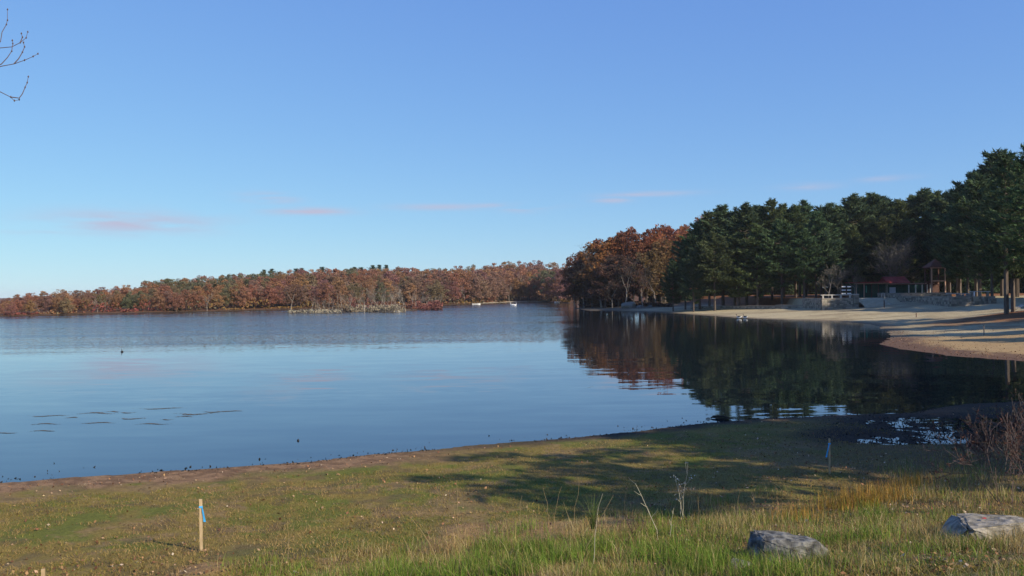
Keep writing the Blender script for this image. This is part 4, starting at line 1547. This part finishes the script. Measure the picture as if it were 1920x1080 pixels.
# dark debris along the near waterline and in the puddles
C = []
for a, b_ in zip(near_shore[1:-1], near_shore[2:]):
    ln = math.hypot(b_[0] - a[0], b_[1] - a[1])
    n = int(ln * 26)
    t_ = rng.random(n)
    x = a[0] + (b_[0] - a[0]) * t_
    y = a[1] + (b_[1] - a[1]) * t_ + rng.exponential(.45, n) - .35
    wgt = fbm(x * .5, y * .3, 151, 3) + .12 * sstep(-6, 4, x) > .46
    C.append(np.stack([x, y], 1)[wgt])
q = rng.normal(size=(1500, 2)) * .55
for (mx, my), rx, ry in MARSH:
    C.append(np.stack([mx + q[:, 0] * rx, my + q[:, 1] * ry], 1))
    q = rng.normal(size=(1500, 2)) * .55
C = np.concatenate(C)
zz = np.maximum(height(C[:, 0], C[:, 1]), 0) + .012
Vq, Fq = leaf_quads(np.column_stack([C, zz]), rng.uniform(.02, .055, len(C)), rng, .7, .5)
o = link('waterline_debris', np_mesh('waterline_debris', Vq, Fq), M['mud'])
tag(o, 'dark scraps of weed and leaf along the near waterline', kind='stuff')


# ------------------------------------------------------------------ grass, leaves, weeds on the near bank
def blades(X, Y, hgt, width, lean, tint, seg=2, Z=None):
    n = len(X)
    Z = height(X, Y) if Z is None else Z
    a = rng.random(n) * 6.283
    la = rng.random(n) * 6.283
    wv = np.stack([np.cos(a), np.sin(a), np.zeros(n)], 1) * (width * .5)[:, None]
    ld = np.stack([np.cos(la), np.sin(la), np.zeros(n)], 1) * (lean * hgt)[:, None]
    P = np.stack([X, Y, Z - .01], 1)
    up = np.zeros((n, 3))
    up[:, 2] = hgt
    vs_ = []
    for k in range(seg + 1):
        s = k / seg
        c = P + up * (s - .22 * s * s * np.minimum(lean, 1.2)[:, None]) + ld * (s * s)
        ww = wv * (1 - .92 * s)
        vs_ += [c - ww, c + ww]
    V = np.stack(vs_, 1).reshape(-1, 3)
    per = 2 * (seg + 1)
    base = np.arange(n)[:, None] * per
    F = np.concatenate([base + np.array([2 * k, 2 * k + 1, 2 * k + 3, 2 * k + 2]) for k in range(seg)], 0)
    T = np.repeat(np.concatenate([tint, np.ones((n, 1))], 1), per, 0)
    return V, F, T


def merge(parts):
    Vs, Fs, Ts, off = [], [], [], 0
    for V, F, T in parts:
        Vs.append(V)
        Fs.append(F + off)
        Ts.append(T)
        off += len(V)
    return np.concatenate(Vs), np.concatenate(Fs), np.concatenate(Ts)


def pick(pal, idx):
    return np.array(pal)[idx]


def in_view(n, y0, y1, margin=.64, power=1.0):
    """points spread over the near bank inside the view wedge, denser towards the viewer"""
    y = y0 * (y1 / y0) ** rng.random(n)
    x = rng.uniform(-margin, margin, n) * y
    return x, y


def pix(x, y, z):
    P = np.stack([x, y, z - CAM_H], 1)
    u, v, w = P @ np.array(R_), P @ np.array(U_), P @ np.array(F_)
    return 960 + FOC * u / w, 540 - FOC * v / w


# short lawn
x, y = in_view(190000, 10.5, 38)
z = height(x, y)
d = -signed_dist(LAKE, x, y)
nz = fbm(x * .9, y * .9, 171, 4)
keep = (z > .06) & (d > .8 + 2.4 * sstep(2, -3, x) + (nz - .5) * 2) & (nz > .33)
for (mx, my), mr, mh in MOUNDS:
    keep &= (np.hypot(x - mx, y - my) > mr * .9) | (rng.random(len(x)) < .25)
x, y, z, nz = x[keep], y[keep], z[keep], nz[keep]
n = len(x)
g = fbm(x * .35, y * .35, 181, 3)
pal = [(.21, .165, .042), (.150, .160, .032), (.26, .195, .06), (.30, .21, .09), (.105, .13, .024)]
idx = np.clip(((g - .3) * 6 + rng.normal(size=n) * 1.1), 0, 4).astype(int)
idx = np.array([2, 0, 1, 4, 3])[idx] if False else np.array([3, 2, 0, 1, 4])[idx]
V, F, T = blades(x, y, rng.uniform(.03, .09, n), rng.uniform(.012, .022, n), rng.uniform(.2, 1.3, n), pick(pal, idx), 1, z)
o = link('lawn_grass', np_mesh('lawn_grass', V, F, T), M['grass'])
tag(o, 'short patchy olive lawn on the near bank', kind='stuff')

# rough taller grass towards the bottom right
parts = []
GP = [(.175, .250, .045), (.125, .215, .032), (.230, .215, .060), (.38, .29, .13), (.46, .38, .20), (.31, .21, .09)]


def tuft(px, py, n, rad_, h0, h1, mixw, lean=.6, wd=.009):
    p = on(px, py)
    x = p.x + rng.normal(size=n) * rad_
    y = p.y + rng.normal(size=n) * rad_ * .9
    idx = rng.choice(6, n, p=np.array(mixw) / sum(mixw))
    return blades(x, y, rng.uniform(h0, h1, n), np.full(n, wd) * rng.uniform(.7, 1.3, n), np.abs(rng.normal(size=n)) * lean, pick(GP, idx), 3)


GREEN, STRAW, MIX = (5, 5, 3, 1, .5, .3), (.3, .2, 1.5, 4, 3, 3), (2, 2, 2.5, 2, 1.5, 1.5)
for i in range(330):
    py = rnd.uniform(965, 1105)
    px = rnd.uniform(430, 1960)
    lo = 1085 - (px - 430) * .14 if px < 1200 else 975
    if py < lo - rnd.uniform(0, 25):
        continue
    if px > 1560 and py > 1035 and rnd.random() < .75:
        continue
    nn = fbm(np.array([px * .012]), np.array([py * .02]), 191, 2)[0]
    parts.append(tuft(px, py, rnd.randint(70, 150), rnd.uniform(.12, .32), .08, rnd.uniform(.18, .36), GREEN if nn > .55 else (MIX if nn > .43 else STRAW)))
for px, py, k in ((1060, 1040, 260), (1120, 1020, 260), (760, 1075, 320), (690, 1080, 240), (900, 1050, 240), (850, 1075, 260), (1330, 1060, 260), (1420, 1078, 300), (1300, 1035, 200), (1630, 1000, 220), (1640, 960, 220),
                  (960, 1065, 260), (1200, 1040, 200), (1010, 1020, 200), (1440, 1072, 200), (1500, 1075, 160), (1560, 1010, 180), (930, 1020, 160)):
    parts.append(tuft(px, py + 14, int(k * 1.4), .24, .15, .48, (6, 6, 2.5, .5, .3, .1), .6, .011))
for i in range(70):
    px, py = rnd.uniform(1250, 1930), rnd.uniform(925, 1010)
    parts.append(tuft(px, py, 60, .22, .08, .32, MIX if rnd.random() < .6 else STRAW, .5))
for i in range(60):
    px, py = rnd.uniform(1660, 1930), rnd.uniform(850, 950)
    parts.append(tuft(px, py, 50, .3, .08, .34, STRAW if rnd.random() < .5 else MIX, .5))
for px in range(1395, 1580, 14):
    parts.append(tuft(px, 1052 + rnd.uniform(-4, 6), 34, .10, .06, .22, MIX, .6))
for px in range(1765, 1930, 13):
    parts.append(tuft(px, 1024 + rnd.uniform(-5, 5), 34, .10, .06, .24, STRAW if rnd.random() < .6 else MIX, .7))
V, F, T = merge(parts)
o = link('rough_grass', np_mesh('rough_grass', V, F, T), M['grass'])
tag(o, 'rough mixed green and straw grass in the foreground', kind='stuff')

# trampled straw at bottom right and along the bottom edge
x, y = in_view(42000, 9.5, 22)
z = height(x, y)
ppx, ppy = pix(x, y, z)
w = sstep(1500, 1720, ppx + (fbm(x, y, 7, 3) - .5) * 500) * sstep(1020, 1065, ppy) + .5 * sstep(560, 900, ppx) * sstep(940, 985, ppy) + .25 * sstep(330, 600, ppx) * sstep(960, 1010, ppy)
keep = rng.random(len(x)) < w
n = keep.sum()
V, F, T = blades(x[keep], y[keep], rng.uniform(.04, .12, n), rng.uniform(.006, .011, n), rng.uniform(.6, 2.2, n), pick([(.33, .26, .15), (.25, .18, .095), (.38, .31, .19), (.16, .15, .05)], rng.integers(0, 4, n)), 2, z[keep])
o = link('trampled_straw', np_mesh('trampled_straw', V, F, T), M['grass'])
tag(o, 'flattened dry straw over the ground at the bottom right', kind='stuff')

# upright straw clumps that stand out
for px, py, n, rad_, h0, h1, lab, pal in ((1618, 948, 520, .30, .25, .62, 'tall golden straw grass clump right of the ribboned stake', STRAW), (1712, 912, 240, .22, .2, .5, 'smaller golden grass clump behind the tall straw clump', STRAW),
                                          (1765, 884, 26, .035, .2, .38, 'little bright yellow grass tuft by the puddles', (0, 0, .2, 1, 4, 0)), (1500, 972, 200, .28, .12, .36, 'ochre grass clump left of the tall straw clump', STRAW),
                                          (1668, 938, 320, .26, .22, .55, 'golden straw grass clump joining the tall straw clump on its right', STRAW), (1570, 955, 260, .24, .2, .46, 'short golden grass clump at left foot of the tall straw clump', STRAW)):
    p = on(px, py)
    V, F, T = tuft(px, py, n, rad_, h0, h1, pal, .22, .011)
    V = V - np.array([p.x, p.y, p.z])
    T = T * np.array([1.15, .90, .5, 1])
    t = thing('straw_clump', p, lab, 'grass')
    o = link('blades', np_mesh('blades', V, F, T), M['grass'], t)
    o['kind'] = 'stuff'

# fallen leaves
x, y = in_view(26000, 10.5, 39)
z = height(x, y)
ppx, ppy = pix(x, y, z)
d = -signed_dist(LAKE, x, y)
nz = fbm(x * .6, y * .6, 211, 3)
w = .07 + .75 * sstep(3.2, 1.2, d) * sstep(2, -4, x) + .9 * sstep(1150, 1350, ppx) * sstep(.36, .52, nz) + .4 * sstep(.55, .7, nz) + .5 * sstep(1000, 1040, ppy) * sstep(560, 300, ppx) * sstep(.45, .6, nz)
keep = (rng.random(len(x)) < w) & (z > .03)
x, y, z = x[keep], y[keep], z[keep]
n = len(x)
Vq, Fq = leaf_quads(np.stack([x, y, z + .022 + rng.random(n) * .02], 1), rng.uniform(.016, .038, n), rng, .6, .65)
tint = pick([(.27, .155, .08), (.20, .105, .055), (.36, .25, .15), (.14, .075, .042), (.48, .38, .27)], rng.choice(5, n, p=[.3, .27, .16, .22, .05]))
o = link('fallen_leaves', np_mesh('fallen_leaves', Vq, Fq, np.concatenate([np.repeat(tint, 4, 0), np.ones((4 * n, 1))], 1)), M['fallen'])
tag(o, 'brown fallen leaves scattered over the near bank', kind='stuff')
# leaf scraps on the right-hand beach and its wet edge
n = 5000
px = rng.uniform(1640, 1960, n)
py = rng.uniform(612, 690, n)
q = np.array([at_z(a, b_, .5) for a, b_ in zip(px, py)])
z = height(q[:, 0], q[:, 1])
d = -signed_dist(LAKE, q[:, 0], q[:, 1])
keep = (z > .02) & (rng.random(n) < .15 + .85 * sstep(7, 1, d))
Vq, Fq = leaf_quads(np.column_stack([q, z + .03])[keep], .055, rng, .7, .7)
tint = pick([(.20, .10, .06), (.12, .07, .05), (.30, .19, .11)], rng.integers(0, 3, keep.sum()))
o = link('beach_leaves', np_mesh('beach_leaves', Vq, Fq, np.concatenate([np.repeat(tint, 4, 0), np.ones((len(Vq), 1))], 1)), M['fallen'])
tag(o, 'brown leaf litter washed up along the right beach edge', kind='stuff')


# dry weeds and stalks
def weed(px, py, top_px, lab, kind, n=1, color=None, group=None, lean=0.0):
    p = on(px, py)
    hgt = (py - top_px) / FOC * p.y
    r = np.random.default_rng(int(px * 7 + py))
    t = thing('dry_weed', p, lab, 'weed', group)
    stem = MB()
    tips = []
    for s in range(n):
        bx, by = (r.normal() * .05, r.normal() * .05) if n > 1 else (0, 0)
        l2 = lean + r.normal() * (.08 if n == 1 else .22)
        hh = hgt * (1 if s == 0 else r.uniform(.5, .95))
        pts = [Vector((bx, by, -.03))]
        for k in range(1, 6):
            q = k / 5
            pts.append(Vector((bx + l2 * hh * q ** 1.4 + r.normal() * .012, by + r.normal() * .02, hh * q)))
        stem.tube(pts, [(.0026 if kind == 'plain' else .0045) * (1 - .6 * k / 5) + .0015 for k in range(6)], 4)
        if kind in ('seed', 'branch'):
            for k in range(3 if kind == 'seed' else 5):
                b0 = pts[2 + k % 4]
                a = r.random() * 6.28
                e = b0 + Vector((math.cos(a) * hh * .13, math.sin(a) * hh * .13, hh * r.uniform(.08, .2)))
                stem.tube([b0, (b0 + e) / 2 + Vector((0, 0, -.01)), e], [.004, .003, .002], 3)
                tips.append(e)
        tips.append(pts[-1])
    stem.build('stem', color or M['straw_stem'], t)
    if kind == 'seed':
        C = np.concatenate([np.array(e)[None, :] + r.normal(size=(5, 3)) * .035 for e in tips])
        Vq, Fq = leaf_quads(C, .017, r)
        o = link('seed_head', np_mesh('seed_head', Vq, Fq), M['fluff'], t)
        o['kind'] = 'stuff'
    if kind == 'leafy':
        nb = 46
        q = np.arange(nb) / nb
        Vv, Ff, Tt = blades(r.normal(size=nb) * .015, r.normal(size=nb) * .015, np.full(nb, hgt * .48), np.full(nb, .011), np.abs(r.normal(size=nb)) * .6 + .15,
                            pick([(.10, .15, .04), (.15, .19, .06)], r.integers(0, 2, nb)), 3, np.full(nb, hgt * .52))
        o = link('leaf_spray', np_mesh('leaf_spray', Vv, Ff, Tt), M['grass'], t)
        o['kind'] = 'stuff'
    return t


M['straw_stem'] = mat('straw_stem', (.30, .22, .11), .8)
M['pale_stem'] = mat('pale_stem', (.42, .38, .27), .8)
M['red_stem'] = mat('dark_red_stem', (.085, .04, .032), .8)
M['fluff'] = mat('seed_fluff', (.72, .68, .60), .9)
weed(1278, 975, 868, 'dry weed with white fluffy seed heads standing against the shaded lawn', 'seed', 3, M['pale_stem'])
weed(1112, 1062, 925, 'tall pale stalk with a spiky spray of green leaves in the foreground', 'leafy', 1, M['pale_stem'])
weed(1190, 1015, 960, 'dark red-stemmed dry weed among ochre grass in the foreground', 'branch', 5, M['red_stem'])
weed(1245, 1010, 905, 'bent pale forked dry weed left of the white seed heads', 'branch', 2, M['pale_stem'], lean=-.1)
weed(1418, 950, 920, 'small green-leaved weed in shaded leaf litter', 'branch', 4, M['straw_stem'])
for i, (px, py, tp, ln) in enumerate(((862, 1040, 948, -.1), (862, 1050, 900, .05), (975, 1000, 930, .0), (988, 1000, 945, .05), (1030, 985, 915, -.15), (1040, 985, 912, .2), (1072, 1020, 905, .12), (1085, 1040, 940, -.2),
                                     (1095, 1050, 930, .35), (1170, 960, 905, .12), (1235, 960, 905, .02), (785, 1085, 1005, -.35), (830, 1090, 970, -.4), (505, 1085, 985, .25), (525, 1080, 980, .3), (540, 1060, 975, .05),
                                     (1460, 1000, 915, .0), (1545, 985, 930, .03), (1380, 1000, 920, .1), (640, 1075, 1000, .1), (1700, 960, 905, .05), (1730, 1010, 940, -.1), (1310, 1000, 930, -.05))):
    weed(px, py, tp, 'single thin straw-coloured grass stalk rising above the foreground grass', 'plain', 1, M['straw_stem'], 'single straw stalks', ln)
# leafless shrub thicket at the right edge
for i, (px, py, hgt, lab, m_) in enumerate(((1898, 945, 2.1, 'dark leafless shrub with thin stems at the right edge', 'twig'), (1868, 905, 1.6, 'low twiggy shrub left of the shrub at the right edge', 'bark'),
                                            (1938, 920, 2.3, 'dark thicket shrub partly beyond the right edge', 'bark'), (1835, 870, 1.1, 'small twiggy bush beside the marshy puddles', 'red_stem'),
                                            (1905, 850, 1.5, 'twiggy bush in the shade behind the right shrub', 'red_stem'))):
    p = on(px, py)
    r = np.random.default_rng(800 + i)
    P = bare_paths(r, hgt, 3, 5, .55, .016)
    t = thing('shrub', p, lab, 'shrub')
    paths_mesh_ = paths_mesh('stems', [(a, [max(v, .004) for v in b_]) for a, b_ in P], 3)
    link('stems', paths_mesh_, M[m_], t)
    C = np.array([q for a, b_ in P if b_[0] < .006 for q in a[2:]])
    C = C[rng.random(len(C)) < .4]
    Vq, Fq = leaf_quads(C, .028, rng)
    o = link('leaves', np_mesh('leaves', Vq, Fq), M['leaf'], t)
    o.color = (.11, .055, .04, 1)
    o['kind'] = 'stuff'

# ------------------------------------------------------------------ bare tree just left of the viewer: its twig tips reach into the frame
bx, by = -12.8, 12.6
bz = H1(bx, by)
t = thing('bare_tree', (bx, by, bz), 'bare tree at the left edge whose budded twigs reach into the sky', 'tree')
loc = lambda px, py, D: at_d(px, py, D) - Vector((bx, by, bz))
trunk = MB()
fork = Vector((.25, .1, 5.2))
trunk.tube([(0, 0, -.4), (.03, 0, 1.5), (.1, .05, 3.5), fork, (.3, .15, 7.5), (.15, .2, 10.0), (.2, .3, 12.5)], [.22, .18, .15, .13, .10, .06, .02], 8)
trunk.build('trunk', M['bark'], t, smooth=True)
limb = MB()
hub1, hub2 = loc(-60, 140, 12.9), loc(-70, 120, 13.2)
limb.tube([fork, fork.lerp(hub1, .5) + Vector((0, 0, -.15)), hub1], [.07, .04, .014], 6)
limb.tube([Vector((.28, .12, 6.6)), Vector((.28, .12, 6.6)).lerp(hub2, .5), hub2], [.05, .03, .012], 6)
limb.build('limb', M['bark'], t, smooth=True)
tw = MB()
tips = []
for D, pts in ((12.9, [(-60, 140), (-20, 130), (4, 124), (26, 120), (46, 113), (62, 106), (71, 101)]), (12.85, [(26, 120), (35, 110), (42, 98), (46, 88), (44, 80)]),
               (13.0, [(-20, 130), (3, 120), (14, 108), (22, 96), (24, 82), (23, 76)]), (13.2, [(-70, 120), (-30, 96), (0, 90), (22, 88), (38, 80), (49, 71), (52, 60)]),
               (13.1, [(-70, 120), (-20, 90), (1, 78), (4, 60), (12, 46), (14, 38), (14, 18)]), (12.7, [(-60, 140), (-30, 158), (0, 172), (20, 182), (27, 189), (36, 187)]),
               (12.75, [(20, 182), (36, 184), (42, 176), (47, 164), (51, 155), (53, 144)]), (13.15, [(38, 80), (42, 70), (40, 63)])):
    P = [loc(a, b_, D + .04 * k) for k, (a, b_) in enumerate(pts)]
    n = len(P)
    tw.tube(P, [.0085 * (1 - .62 * k / (n - 1)) for k in range(n)], 5)
    tips += P[-3:]
tw.build('twigs', M['twig'], t)
bud = MB()
for p in tips:
    bud.tube([p + Vector((0, 0, -.014)), p, p + Vector((.003, 0, .02))], [.004, .013, .003], 5)
o = bud.build('buds', M['twig'], t)
o['kind'] = 'stuff'

# ------------------------------------------------------------------ thin autumn haze over the whole lake basin
hz = bpy.data.materials.new('haze')
hz.use_nodes = True
hn = hz.node_tree.nodes
hn.clear()
ho = hn.new('ShaderNodeOutputMaterial')
hv = hn.new('ShaderNodeVolumePrincipled')
hv.inputs['Color'].default_value = (.86, .92, 1.0, 1)
hv.inputs['Density'].default_value = .00007
hz.node_tree.links.new(hv.outputs[0], ho.inputs['Volume'])
o = MB().box((0, 2600, 17), (14400, 8800, 42)).build('haze', hz)
tag(o, 'thin pale haze in the air over the lake', kind='stuff')
scene.cycles.volume_bounces = 0
scene.cycles.volume_step_rate = 4
